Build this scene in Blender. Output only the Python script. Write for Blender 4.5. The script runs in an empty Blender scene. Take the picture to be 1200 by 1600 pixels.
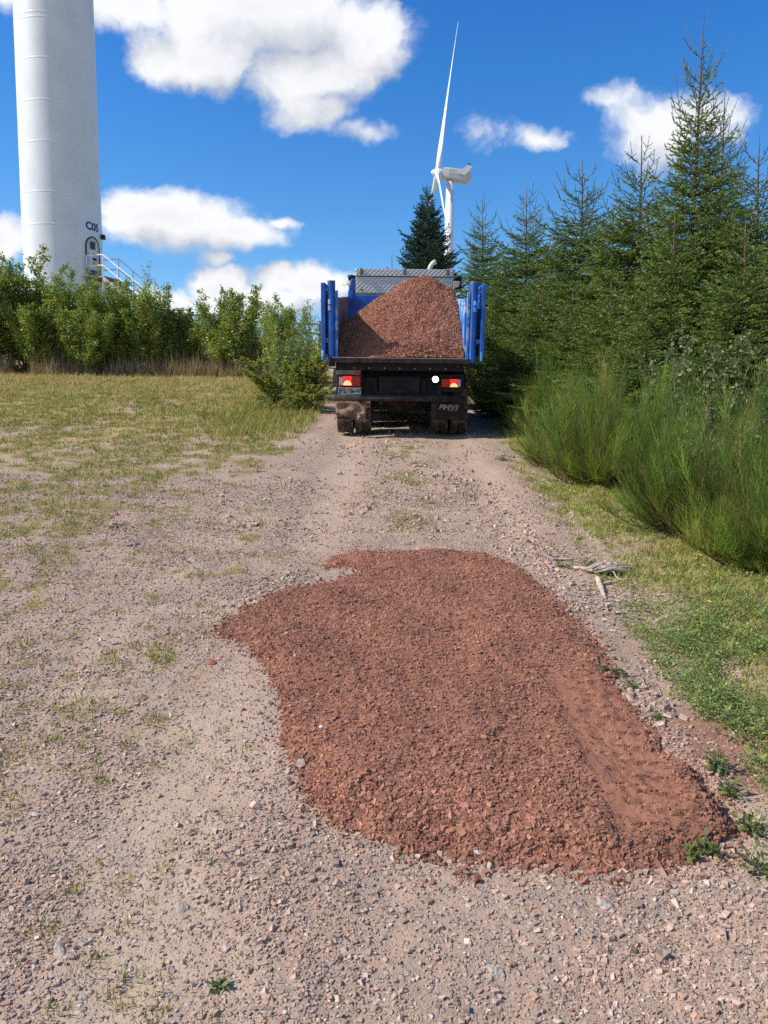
import bpy, bmesh, math, random
import numpy as np
from mathutils import Vector, Matrix
random.seed(7); RNG = np.random.RandomState(11)
sc = bpy.context.scene
C = bpy.data.collections.new('place'); sc.collection.children.link(C)
R = math.radians; PI = math.pi

# ------------------------------------------------------------------ camera and hill frame
P = math.atan(268/1200)                 # view direction against the hillside
PITCH = R(7.0)                          # camera pitch below the true horizontal
A = P - PITCH                           # slope of the hillside
SL = math.tan(A); CAMH = 1.6; ZC = CAMH/math.cos(A); ROLL = 0.011
cam_d = bpy.data.cameras.new('camera'); cam = bpy.data.objects.new('camera', cam_d); sc.collection.objects.link(cam)
cam_d.sensor_fit = 'VERTICAL'; cam_d.sensor_height = 36; cam_d.lens = 27; cam_d.clip_end = 20000; cam_d.clip_start = 0.05
CM = Matrix.Rotation(PI/2 - PITCH, 4, 'X') @ Matrix.Rotation(ROLL, 4, 'Z')
cam.matrix_world = Matrix.Translation((0, 0, ZC)) @ CM
sc.camera = cam
CR = np.array(CM.to_3x3())
def ray(px, py):
    return CR @ np.array([(px-600)/1200.0, (800-py)/1200.0, -1.0])
def G(px, py):                          # point of the hillside plane seen there
    d = ray(px, py); t = ZC/(SL*d[1]-d[2]); return np.array([t*d[0], t*d[1]])
def AT(px, py, Y):                      # world point at forward distance Y
    d = ray(px, py); t = Y/d[1]; return np.array([t*d[0], Y, ZC+t*d[2]])
HM = Matrix.Translation((0, CAMH*math.sin(A), ZC-CAMH*math.cos(A))) @ Matrix.Rotation(A, 4, 'X')

# ------------------------------------------------------------------ noise
_perm = np.random.RandomState(3).permutation(256).astype(np.int64); _perm = np.concatenate([_perm, _perm, _perm])
_ga = np.random.RandomState(4).rand(256)*2*PI; _gx = np.cos(_ga); _gy = np.sin(_ga)
def perlin(x, y):
    x = np.asarray(x, float); y = np.asarray(y, float)
    xi = np.floor(x).astype(np.int64); yi = np.floor(y).astype(np.int64); xf = x-xi; yf = y-yi; xi &= 255; yi &= 255
    u = xf*xf*xf*(xf*(xf*6-15)+10); v = yf*yf*yf*(yf*(yf*6-15)+10)
    def g(ix, iy, dx, dy):
        h = _perm[_perm[ix & 255]+(iy & 255)]; return _gx[h]*dx+_gy[h]*dy
    a = g(xi, yi, xf, yf); b = g(xi+1, yi, xf-1, yf); c = g(xi, yi+1, xf, yf-1); d = g(xi+1, yi+1, xf-1, yf-1)
    return ((a+(b-a)*u)+((c+(d-c)*u)-(a+(b-a)*u))*v)*1.5
def fbm(x, y, o=4, g=0.5):
    s = 0; a = 1.0
    for k in range(o):
        s = s+a*perlin(x*2**k+17.3*k, y*2**k-9.1*k); a *= g
    return s
def sstep(e0, e1, x):
    t = np.clip((np.asarray(x, float)-e0)/(e1-e0), 0, 1); return t*t*(3-2*t)

# ------------------------------------------------------------------ mesh helpers
def link(o, parent=None):
    C.objects.link(o)
    if parent is not None: o.parent = parent
    return o
def tag(o, label=None, cat=None, group=None, kind=None):
    for k, v in (('label', label), ('category', cat), ('group', group), ('kind', kind)):
        if v: o[k] = v
    return o
def empty(name, loc, rz=0.0, sc_=1.0):
    o = bpy.data.objects.new(name, None); o.location = loc; o.rotation_euler = (0, 0, rz); o.empty_display_size = .2
    o.scale = (sc_,)*3 if np.isscalar(sc_) else sc_
    return link(o)
def mesh_np(name, V, polys, col=None, attrs=None, smooth=False):
    V = np.ascontiguousarray(V, dtype=np.float32); me = bpy.data.meshes.new(name)
    polys = [np.asarray(p, dtype=np.int32) for p in polys if len(p)]
    nl = sum(p.size for p in polys); npoly = sum(len(p) for p in polys)
    me.vertices.add(len(V)); me.vertices.foreach_set('co', V.ravel())
    me.loops.add(nl); me.loops.foreach_set('vertex_index', np.concatenate([p.ravel() for p in polys]))
    me.polygons.add(npoly)
    tot = np.concatenate([np.full(len(p), p.shape[1], np.int32) for p in polys])
    st = np.concatenate([[0], np.cumsum(tot)[:-1]]).astype(np.int32)
    me.polygons.foreach_set('loop_start', st)
    me.polygons.foreach_set('use_smooth', np.full(npoly, smooth, dtype=bool))
    if col is not None: attrs = dict(attrs or {}, col=col)
    for k, a in (attrs or {}).items():
        a = np.asarray(a, dtype=np.float32)
        if a.shape[1] == 3: a = np.concatenate([a, np.ones((len(a), 1), np.float32)], 1)
        at = me.attributes.new(k, 'FLOAT_COLOR', 'POINT'); at.data.foreach_set('color', np.ascontiguousarray(a).ravel())
    me.update(calc_edges=True); me.validate()
    return me
def obj_np(name, V, polys, mat, parent=None, **kw):
    me = mesh_np(name, V, polys, **kw); me.materials.append(mat)
    return link(bpy.data.objects.new(name, me), parent)
class MB:                                # collects shapes into ONE mesh
    def __init__(s): s.v = []; s.f = []
    def add(s, vs, fs):
        b = len(s.v); s.v += [tuple(map(float, q)) for q in vs]; s.f += [tuple(i+b for i in q) for q in fs]; return s
    def box(s, x0, x1, y0, y1, z0, z1, M=None):
        vs = [(x, y, z) for x in (x0, x1) for y in (y0, y1) for z in (z0, z1)]
        if M is not None: vs = [M @ Vector(q) for q in vs]
        return s.add(vs, [(0, 1, 3, 2), (4, 6, 7, 5), (0, 4, 5, 1), (2, 3, 7, 6), (0, 2, 6, 4), (1, 5, 7, 3)])
    def tube(s, pts, r, n=8, caps=True, rot=0.0):
        pts = [Vector(p) for p in pts]; m = len(pts); rr = [r]*m if np.isscalar(r) else list(r); b = len(s.v); up = None
        for i, p in enumerate(pts):
            d = (pts[min(i+1, m-1)]-pts[max(i-1, 0)]).normalized()
            if up is None: up = d.orthogonal().normalized() if abs(d.z) < .9 or True else Vector((1, 0, 0))
            up = (up-d*up.dot(d)).normalized(); w = d.cross(up)
            for k in range(n):
                a = 2*PI*k/n+rot; q = p+(up*math.cos(a)+w*math.sin(a))*rr[i]; s.v.append(tuple(q))
        for i in range(m-1):
            for k in range(n):
                s.f.append((b+i*n+k, b+i*n+(k+1) % n, b+(i+1)*n+(k+1) % n, b+(i+1)*n+k))
        if caps:
            s.f.append(tuple(b+k for k in range(n-1, -1, -1))); s.f.append(tuple(b+(m-1)*n+k for k in range(n)))
        return s
    def lathe(s, prof, n=32, M=None, closed=False):   # profile (r, t) round the x axis
        b = len(s.v); m = len(prof)
        for (r, t) in prof:
            for k in range(n):
                a = 2*PI*k/n; q = Vector((t, r*math.cos(a), r*math.sin(a))); s.v.append(tuple(M @ q if M is not None else q))
        for i in range(m-1):
            for k in range(n): s.f.append((b+i*n+k, b+i*n+(k+1) % n, b+(i+1)*n+(k+1) % n, b+(i+1)*n+k))
        return s
    def build(s, name, mat, parent=None, bevel=0.0, smooth=False, seg=2):
        me = bpy.data.meshes.new(name); me.from_pydata(s.v, [], s.f); me.materials.append(mat)
        bm = bmesh.new(); bm.from_mesh(me); bmesh.ops.recalc_face_normals(bm, faces=bm.faces); bm.to_mesh(me); bm.free()
        if smooth:
            for p in me.polygons: p.use_smooth = True
        o = link(bpy.data.objects.new(name, me), parent)
        if bevel:
            md = o.modifiers.new('bevel', 'BEVEL'); md.width = bevel; md.segments = seg; md.limit_method = 'ANGLE'
        return o
def text_obj(name, s, size, mat, parent, M, extrude=0.002, bend=None, width=None, shear=0.0, spacing=1.0):
    cu = bpy.data.curves.new(name, 'FONT'); cu.body = s; cu.size = size; cu.extrude = extrude; cu.align_x = 'CENTER'; cu.align_y = 'CENTER'; cu.shear = shear
    cu.space_character = spacing; cu.offset = size*0.03
    t = bpy.data.objects.new(name, cu); C.objects.link(t); bpy.context.view_layer.update()
    me = bpy.data.meshes.new_from_object(t.evaluated_get(bpy.context.evaluated_depsgraph_get()))
    bpy.data.objects.remove(t); me.name = name
    if width:
        xs = [v.co.x for v in me.vertices]; k = width/(max(xs)-min(xs))
        for v in me.vertices: v.co.x *= k
    if bend:
        bm = bmesh.new(); bm.from_mesh(me); bmesh.ops.subdivide_edges(bm, edges=[e for e in bm.edges if e.calc_length() > size*.12], cuts=2); bm.to_mesh(me); bm.free()
        for v in me.vertices: v.co = bend(v.co)
    else: me.transform(M)
    me.materials.clear(); me.materials.append(mat)
    return link(bpy.data.objects.new(name, me), parent)

# ------------------------------------------------------------------ materials
def mat_new(name, rough=0.7, spec=0.3):
    m = bpy.data.materials.new(name); m.use_nodes = True; nt = m.node_tree; b = nt.nodes['Principled BSDF']
    b.inputs['Roughness'].default_value = rough; b.inputs['Specular IOR Level'].default_value = spec
    return m, nt, b
def N(nt, typ, **kw):
    n = nt.nodes.new(typ)
    for k, v in kw.items():
        if k in n.inputs: n.inputs[k].default_value = v
        else: setattr(n, k, v)
    return n
def L(nt, a, b): nt.links.new(a, b)
def sock(nt, v, inp):
    if hasattr(v, 'is_linked') or isinstance(v, bpy.types.NodeSocket): nt.links.new(v, inp)
    else: inp.default_value = v
def math_(nt, op, a, b=0.0, c=None, clamp=False):
    n = nt.nodes.new('ShaderNodeMath'); n.operation = op; n.use_clamp = clamp
    sock(nt, a, n.inputs[0]); sock(nt, b, n.inputs[1])
    if c is not None: sock(nt, c, n.inputs[2])
    return n.outputs[0]
def mix_(nt, f, a, b, mode='MIX'):
    n = nt.nodes.new('ShaderNodeMix'); n.data_type = 'RGBA'; n.blend_type = mode
    def col(v, i):
        if isinstance(v, bpy.types.NodeSocket): nt.links.new(v, i)
        else: i.default_value = (*v, 1) if len(v) == 3 else v
    sock(nt, f, n.inputs[0]); col(a, n.inputs[6]); col(b, n.inputs[7]); return n.outputs[2]
def ramp_(nt, f, e0, e1):
    n = nt.nodes.new('ShaderNodeMapRange'); n.interpolation_type = 'SMOOTHSTEP'; n.clamp = True
    sock(nt, f, n.inputs[0]); n.inputs[1].default_value = e0; n.inputs[2].default_value = e1; return n.outputs[0]
def pos_(nt, obj=False):
    if obj: return N(nt, 'ShaderNodeTexCoord').outputs['Object']
    return N(nt, 'ShaderNodeNewGeometry').outputs['Position']
def noise_(nt, p, s, d=3.0, r=0.55):
    n = N(nt, 'ShaderNodeTexNoise'); L(nt, p, n.inputs['Vector']); n.inputs['Scale'].default_value = s; n.inputs['Detail'].default_value = d; n.inputs['Roughness'].default_value = r
    return n.outputs['Fac']
def bump_(nt, b, h, dist, strength=1.0):
    n = N(nt, 'ShaderNodeBump'); n.inputs['Distance'].default_value = dist; n.inputs['Strength'].default_value = strength
    L(nt, h, n.inputs['Height']); L(nt, n.outputs[0], b.inputs['Normal']); return n
def simple(name, col, rough=0.6, var=0.25, scale=6.0, metal=0.0, spec=0.4, dirt=None, dirt_amt=0.0, bump=0.0, dscale=3.0, obj=True):
    m, nt, b = mat_new(name, rough, spec); p = pos_(nt, obj)
    n1 = noise_(nt, p, scale, 5.0); dark = tuple(c*(1-var) for c in col); lite = tuple(min(1, c*(1+var)) for c in col)
    c = mix_(nt, ramp_(nt, n1, .3, .7), dark, lite)
    if dirt:
        n2 = noise_(nt, p, dscale, 6.0, .65); c = mix_(nt, ramp_(nt, n2, .62-dirt_amt*.4, .78-dirt_amt*.4), c, dirt)
        L(nt, math_(nt, 'MULTIPLY_ADD', n2, .35, rough), b.inputs['Roughness'])
    L(nt, c, b.inputs['Base Color']); b.inputs['Metallic'].default_value = metal
    if bump: bump_(nt, b, noise_(nt, p, scale*8, 4.0), bump)
    return m
def vcol(name, rough=0.6, trans=0.0, spec=0.3, var=0.0, scale=40.0, bump=0.0):
    m, nt, b = mat_new(name, rough, spec); a = N(nt, 'ShaderNodeAttribute', attribute_name='col'); c = a.outputs['Color']
    if var:
        p = pos_(nt); n = noise_(nt, p, scale, 4.0)
        c = mix_(nt, 1.0, c, mix_(nt, n, (1-var,)*3, (1+var,)*3), 'MULTIPLY')
        if bump: bump_(nt, b, noise_(nt, p, scale*3, 3.0), bump)
    L(nt, c, b.inputs['Base Color'])
    if trans:
        t = N(nt, 'ShaderNodeBsdfTranslucent'); L(nt, mix_(nt, 1.0, c, (1.3, 1.35, .7), 'MULTIPLY'), t.inputs['Color'])
        mx = N(nt, 'ShaderNodeMixShader'); mx.inputs[0].default_value = trans
        L(nt, b.outputs[0], mx.inputs[1]); L(nt, t.outputs[0], mx.inputs[2]); L(nt, mx.outputs[0], nt.nodes['Material Output'].inputs['Surface'])
    return m
def emit(name, col, s):
    m, nt, b = mat_new(name, .3); b.inputs['Base Color'].default_value = (*[min(1, c) for c in col], 1)
    b.inputs['Emission Color'].default_value = (*col, 1); b.inputs['Emission Strength'].default_value = s; return m

def ground_mat():
    m, nt, b = mat_new('earth', .92, .15); p = pos_(nt)
    at = N(nt, 'ShaderNodeAttribute', attribute_name='msk'); sp = N(nt, 'ShaderNodeSeparateColor'); L(nt, at.outputs['Color'], sp.inputs[0])
    grs, dust, red = sp.outputs[0], sp.outputs[1], sp.outputs[2]
    big = noise_(nt, p, 1.3, 6.0, .6); mid = noise_(nt, p, 9.0, 5.0, .65); fine = noise_(nt, p, 70.0, 4.0, .7)
    c = mix_(nt, ramp_(nt, big, .35, .65), (.368, .245, .168), (.440, .300, .207))
    c = mix_(nt, ramp_(nt, mid, .35, .7), c, (.33, .245, .19))
    c = mix_(nt, math_(nt, 'MULTIPLY', dust, .8), c, (.46, .332, .235))
    # small stones set in the earth
    hs = []
    for (s, lo, amt) in ((45.0, .42, .75), (110.0, .40, .6)):
        v = N(nt, 'ShaderNodeTexVoronoi'); L(nt, p, v.inputs['Vector']); v.inputs['Scale'].default_value = s; v.inputs['Randomness'].default_value = 1
        sc_ = N(nt, 'ShaderNodeSeparateColor'); L(nt, v.outputs['Color'], sc_.inputs[0])
        stone = mix_(nt, sc_.outputs[0], (.30, .228, .175), (.43, .325, .25)); stone = mix_(nt, ramp_(nt, sc_.outputs[1], .75, .8), stone, (.50, .43, .38))
        msk = math_(nt, 'MULTIPLY', ramp_(nt, math_(nt, 'SUBTRACT', lo, v.outputs['Distance']), 0, .12), ramp_(nt, sc_.outputs[2], .35, .5))
        c = mix_(nt, math_(nt, 'MULTIPLY', msk, amt), c, stone); hs.append(math_(nt, 'MULTIPLY', msk, math_(nt, 'SUBTRACT', .9, v.outputs['Distance'])))
    c = mix_(nt, ramp_(nt, math_(nt, 'ADD', grs, math_(nt, 'MULTIPLY', math_(nt, 'SUBTRACT', mid, .5), .9)), .25, .95), c, mix_(nt, mid, (.27, .205, .095), (.36, .270, .145)))
    c = mix_(nt, ramp_(nt, math_(nt, 'ADD', red, math_(nt, 'MULTIPLY', math_(nt, 'SUBTRACT', mid, .5), .8)), .2, .9), c, (.29, .15, .10))
    st = N(nt, 'ShaderNodeAttribute', attribute_name='straw'); ss = N(nt, 'ShaderNodeSeparateColor'); L(nt, st.outputs['Color'], ss.inputs[0])
    c = mix_(nt, ramp_(nt, math_(nt, 'ADD', ss.outputs[0], math_(nt, 'MULTIPLY', math_(nt, 'SUBTRACT', big, .5), .8)), .15, .9), c, mix_(nt, mid, (.37, .275, .135), (.46, .345, .18)))
    L(nt, c, b.inputs['Base Color'])
    h = math_(nt, 'ADD', math_(nt, 'ADD', math_(nt, 'MULTIPLY', hs[0], 1.0), math_(nt, 'MULTIPLY', hs[1], .45)), math_(nt, 'ADD', math_(nt, 'MULTIPLY', fine, .7), math_(nt, 'MULTIPLY', mid, .8)))
    bump_(nt, b, h, .010, 1.0); return m

M = {}
M['earth'] = ground_mat()
M['stone'] = vcol('stone', .85, var=.25, scale=90, spec=.2)
M['rock'] = vcol('rock', .85, var=.35, scale=25, spec=.2, bump=.01)
M['red'] = vcol('red_stone', .9, var=.22, scale=130, spec=.12, bump=.002)
M['needle'] = vcol('needle', .5, trans=.12, spec=.35)
M['leaf'] = vcol('leaf', .45, trans=.3, spec=.35)
M['blade'] = vcol('grass_blade', .6, trans=.25, spec=.25)
M['bark'] = simple('bark', (.13, .085, .06), .9, .4, 14, bump=.01)
M['bark_grey'] = simple('grey_bark', (.15, .13, .10), .9, .35, 14, bump=.01)
M['dead'] = simple('dead_wood', (.46, .36, .27), .85, .3, 25, bump=.004)
M['turbine'] = simple('turbine_paint', (.69, .70, .70), .38, .045, .9, spec=.5)
M['turbine_dark'] = simple('turbine_grey', (.48, .49, .48), .4, .05, 1, spec=.5)
M['rail'] = simple('white_rail', (.8, .8, .78), .45, .05, 3)
M['navy'] = simple('navy_lettering', (.012, .012, .16), .5, .1, 3)
M['black'] = simple('black_rubber', (.012, .012, .012), .6, .2, 3)
M['concrete'] = simple('concrete', (.50, .39, .32), .9, .2, 3, bump=.01)
M['louvre'] = simple('louvre_grey', (.06, .065, .07), .6, .2, 5)
M['yellow'] = simple('yellow_label', (.75, .45, .05), .5, .1, 5)
M['blue'] = simple('blue_paint', (.010, .11, .46), .42, .3, 4, spec=.5, dirt=(.07, .10, .17), dirt_amt=.2, dscale=5)
M['blue_worn'] = simple('worn_blue_paint', (.04, .20, .55), .5, .25, 5, spec=.4, dirt=(.40, .46, .55), dirt_amt=.42, dscale=5)
M['inner'] = simple('scoured_steel', (.17, .13, .11), .6, .4, 5, dirt=(.30, .26, .23), dirt_amt=.2, dscale=6)
M['edge'] = simple('dusty_edge', (.50, .38, .32), .8, .2, 9)
M['frame'] = simple('dirty_black_steel', (.014, .013, .014), .65, .4, 7, dirt=(.055, .043, .036), dirt_amt=.15, dscale=6)
M['grime'] = simple('mud_grime', (.035, .028, .024), .85, .5, 10, dirt=(.10, .075, .058), dirt_amt=.2, dscale=8, bump=.006)
M['tyre'] = simple('tyre_rubber', (.05, .042, .036), .85, .3, 8, dirt=(.19, .145, .115), dirt_amt=.42, dscale=7)
M['flap_mud'] = simple('muddy_flap', (.20, .13, .085), .85, .35, 6, dirt=(.34, .24, .17), dirt_amt=.35, dscale=5, bump=.006)
M['flap'] = simple('flap_rubber', (.018, .014, .013), .75, .3, 5, dirt=(.055, .038, .03), dirt_amt=.35, dscale=6)
M['flap_text'] = simple('worn_white_print', (.36, .33, .30), .6, .3, 20, dirt=(.04, .03, .025), dirt_amt=.25, dscale=14)
M['plate'] = simple('dusty_plate', (.52, .49, .43), .5, .15, 20)
M['plate_blue'] = simple('plate_blue', (.03, .08, .35), .5, .15, 20)
M['ink'] = simple('black_ink', (.012, .012, .012), .6, .1, 5)
M['red_lens'] = simple('red_lens', (.42, .012, .012), .18, .15, 8, spec=.6)
M['lit_red'] = emit('lit_red_lens', (.9, .02, .015), .9)
M['lit_amber'] = emit('lit_amber_lens', (1.0, .36, .16), 1.3)
M['clear_lens'] = simple('clear_lens', (.45, .45, .46), .2, .1, 9, spec=.6)
M['lit_white'] = emit('lit_work_lamp', (.95, 1.0, .95), 6.0)
M['cream'] = simple('cream_plastic', (.62, .55, .42), .5, .15, 6)
M['cab'] = simple('cab_blue', (.02, .05, .22), .4, .15, 4)
M['glass'] = simple('cab_glass', (.02, .025, .03), .08, .1, 3, spec=.7)
M['rim'] = simple('rim_steel', (.22, .2, .18), .6, .3, 8, metal=.3)
M['fence'] = simple('grey_fence_wood', (.24, .20, .16), .9, .3, 8, bump=.004)
M['broom'] = vcol('broom_stem', .55, trans=.4, spec=.25)
M['petal'] = simple('yellow_petal', (.85, .60, .02), .5, .1, 30)
def checker_plate():
    m, nt, b = mat_new('checker_plate', .34, .5); p = pos_(nt, True)
    mp = N(nt, 'ShaderNodeMapping'); mp.inputs['Rotation'].default_value = (0, R(45), 0); sq = N(nt, 'ShaderNodeVectorMath', operation='MULTIPLY'); L(nt, p, sq.inputs[0]); sq.inputs[1].default_value = (1, 0, 1); L(nt, sq.outputs[0], mp.inputs['Vector'])
    ch = N(nt, 'ShaderNodeTexVoronoi'); L(nt, mp.outputs[0], ch.inputs['Vector']); ch.inputs['Scale'].default_value = 15; ch.inputs['Randomness'].default_value = .05
    h = ramp_(nt, ch.outputs['Distance'], .55, .2); n1 = noise_(nt, p, 3.0, 4)
    L(nt, mix_(nt, n1, (.50, .48, .44), (.66, .64, .60)), b.inputs['Base Color']); b.inputs['Metallic'].default_value = .45
    bump_(nt, b, h, .007, 1.0); return m
M['checker'] = checker_plate()

# ------------------------------------------------------------------ the hillside
def curve_px(pts):
    q = np.array([G(*p) for p in pts]); i = np.argsort(q[:, 1]); return q[i, 0], q[i, 1]
LX, LY = curve_px([(508, 640), (478, 700), (415, 760), (362, 850), (300, 950), (180, 1080), (40, 1250), (-150, 1600)])
RX, RY = curve_px([(740, 652), (775, 700), (815, 780), (868, 850), (905, 910), (960, 1000), (1040, 1110), (1150, 1240), (1290, 1420), (1500, 1600)])
def xl(y): return np.interp(y, LY, LX, left=LX[0], right=LX[-1])
def xr(y): return np.interp(y, RY, RX, left=RX[0], right=RX[-1])
SEAT = [[-19.0, 44.0, 2.9, None]]
def gz(x, y):
    x = np.asarray(x, float); y = np.asarray(y, float)
    z = SL*np.clip(y, -60, 40)
    t = np.clip(y-40, 0, 40); z = z+SL*(t-t*t/80.0)
    z = z-0.012*np.clip(y-80, 0, 900)
    left = sstep(-3.4, -6.0, x)
    e = 1.7*sstep(34.6, 37.4, y+.6*perlin(x*.3, y*.05))+1.9*sstep(38, 43, y)*sstep(-12.5, -16.5, x); z = z+left*e*sstep(700, 120, y)
    near = sstep(90, 30, np.abs(y)+np.abs(x)*.5)
    z = z+near*(.035*fbm(x*.45+5, y*.4, 3)+.013*fbm(x*2.1, y*2.0, 3))
    z = z+sstep(9, 5, y)*sstep(7, 4, np.abs(x))*(.0045*fbm(x*14, y*13, 3, .6))
    inl = sstep(0, .5, x-xl(y))*sstep(0, .5, xr(y)-x)*sstep(4.5, 7, y)
    z = z-inl*.03*(np.exp(-((x+.62)/.32)**2)+np.exp(-((x-1.15)/.32)**2))
    z = z+.10*sstep(0.1, 1.2, x-xr(y))*sstep(60, 30, y)
    return z
def graded(core0, core1, d, g, mid, far, gf=1.22):
    out = []; x = core1; s = d
    while x < far:
        s *= g if x < mid else gf; x += s; out.append(x)
    return out
xs_r = graded(0, 2.7, .021, 1.03, 45, 6000); xs = np.array([-v for v in xs_r[::-1]]+list(np.arange(-2.7, 2.7001, .021))+xs_r)
ys_f = graded(0, 6.6, .021, 1.022, 65, 6000); ys_b = graded(0, 0, .05, 1.3, 45, 800)
ys = np.array([1.0-v for v in ys_b[::-1]]+list(np.arange(1.0, 6.6001, .021))+ys_f)
GX, GY = np.meshgrid(xs, ys); GZ = gz(GX, GY)
def grass_mask(x, y):
    ed = sstep(-.45, .9, xl(y)-x+.6*fbm(x*.8, y*.7, 3)); dn = ed*(.60+.22*sstep(1.8, 6.0, y)+.04*sstep(8, 18, y)); c = .8*fbm(x*3.2+3, y*2.4, 4, .6)+.5*fbm(x*.7, y*.6, 2)
    lft = sstep(-.05, .3, c+(dn-.62)*1.35)*sstep(0, .12, ed)
    r_ = sstep(.05, .7, x-xr(y)+.35*fbm(x*1.6+9, y*1.4, 3)); rgt = r_*sstep(-.8, -.05, fbm(x*1.3+40, y*1.2, 3)+.1)
    midl = .45*np.exp(-((x-.25-.1*perlin(y*.7, 3.3))/.22)**2)*sstep(7, 9, y)*sstep(-.1, .4, fbm(x*2, y*1.5, 3))
    return np.clip(np.maximum(np.maximum(lft, rgt), midl), 0, 1)
def straw_mask(x, y):
    return sstep(5, 17, y)*sstep(.1, 2.2, xl(y)-x)*sstep(-.6, .4, fbm(x*.5+2, y*.4, 3)+.4*sstep(14, 28, y))
DL = np.array([G(*p) for p in [(470, 1000), (400, 1080), (330, 1200), (250, 1330), (300, 1480), (500, 1600)]])
def dseg(x, y, Q, closed=False):
    d = np.full(np.shape(x), 1e9); n = len(Q)
    for i in range(n if closed else n-1):
        a = Q[i]; b_ = Q[(i+1) % n]; e = b_-a; t = np.clip(((x-a[0])*e[0]+(y-a[1])*e[1])/(e@e), 0, 1)
        d = np.minimum(d, np.hypot(x-a[0]-t*e[0], y-a[1]-t*e[1]))
    return d
def dust_mask(x, y):
    d = dseg(x, y, DL); a = sstep(.42, .05, d+.18*fbm(x*2, y*2, 3))
    b_ = sstep(4.5, 7, y)*(sstep(.42, .1, np.abs(x+.62)+.1*perlin(x*3, y))+sstep(.42, .1, np.abs(x-1.2)+.1*perlin(x*3+8, y)))*.8
    c_ = .6*sstep(0, .5, fbm(x*1.2+30, y*1.2, 3)); return np.clip(np.maximum(np.maximum(a, b_), c_), 0, 1)
RB = np.array([G(1130, 1165)])
def red_mask(x, y): return .9*sstep(.55, .1, np.hypot((x-RB[0][0])*.8, y-RB[0][1])+.12*perlin(x*5, y*5))
gm = grass_mask(GX, GY); msk = np.stack([gm, dust_mask(GX, GY), red_mask(GX, GY)], -1).reshape(-1, 3)
stw = straw_mask(GX, GY).reshape(-1, 1).repeat(3, 1)
nx, ny = len(xs), len(ys); V = np.stack([GX, GY, GZ], -1).reshape(-1, 3)
ii = np.arange((ny-1)*(nx-1)); r_, c_ = ii//(nx-1), ii % (nx-1); a_ = r_*nx+c_
Q = np.stack([a_, a_+1, a_+nx+1, a_+nx], 1); cx = V[Q].mean(1)
on = (cx[:, 0] > xl(cx[:, 1])-.1) & (cx[:, 0] < xr(cx[:, 1])+.05) & (cx[:, 1] > -20) & (cx[:, 1] < 60)
def sub(sel):
    q = Q[sel]; u, inv = np.unique(q, return_inverse=True); return V[u], [inv.reshape(-1, 4)], {'msk': msk[u], 'straw': stw[u]}
v, f, at = sub(~on); g = obj_np('ground', v, f, M['earth'], attrs=at, smooth=True); tag(g, 'sloping stony field and verge on both sides of the track', 'ground', kind='structure')
v, f, at = sub(on); g = obj_np('gravel_track', v, f, M['earth'], attrs=at, smooth=True); tag(g, 'pinkish stony gravel track running uphill to the truck', 'track', kind='structure')

# ------------------------------------------------------------------ stones
def quats(n, rng):
    q = rng.randn(n, 4); q /= np.linalg.norm(q, axis=1)[:, None]; w, x, y, z = q.T
    return np.stack([np.stack([1-2*(y*y+z*z), 2*(x*y-z*w), 2*(x*z+y*w)], -1), np.stack([2*(x*y+z*w), 1-2*(x*x+z*z), 2*(y*z-x*w)], -1), np.stack([2*(x*z-y*w), 2*(y*z+x*w), 1-2*(x*x+y*y)], -1)], 1)
BOXF = np.array([(0, 1, 3), (0, 3, 2), (4, 6, 7), (4, 7, 5), (0, 4, 5), (0, 5, 1), (2, 3, 7), (2, 7, 6), (0, 2, 6), (0, 6, 4), (1, 5, 7), (1, 7, 3)])
BOXV = np.array([(x, y, z) for x in (-1, 1) for y in (-1, 1) for z in (-1, 1)], float)*.72
def chips(pos, size, col, rng, flat=.72, jit=.33, align=.55):
    n = len(pos); v = BOXV[None]+rng.uniform(-jit, jit, (n, 8, 3)); v *= np.stack([rng.uniform(.75, 1.35, n), rng.uniform(.65, 1.0, n), rng.uniform(flat*.7, flat*1.3, n)], -1)[:, None]
    q = quats(n, rng); az = rng.rand(n)*2*PI; ca, sa = np.cos(az), np.sin(az); zz = np.zeros(n)
    rz = np.stack([np.stack([ca, -sa, zz], -1), np.stack([sa, ca, zz], -1), np.stack([zz, zz, zz+1], -1)], 1)
    pick = (rng.rand(n) < align)[:, None, None]; rot = np.where(pick, rz, q)
    v = np.einsum('nij,nkj->nki', rot, v)*size[:, None, None]+pos[:, None]
    f = BOXF[None]+(np.arange(n)*8)[:, None, None]
    return v.reshape(-1, 3), f.reshape(-1, 3), np.repeat(col, 8, 0)
def stone_cols(n, rng):
    pal = np.array([(.40, .31, .26), (.33, .27, .235), (.45, .37, .32), (.30, .24, .21), (.38, .27, .215), (.52, .46, .41), (.26, .23, .215)])
    pr = np.array([.25, .2, .15, .13, .17, .05, .05]); c = pal[rng.choice(len(pal), n, p=pr/pr.sum())]
    return c*np.array([(1.07, .94, .84)])*rng.uniform(.82, 1.18, (n, 1))
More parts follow.
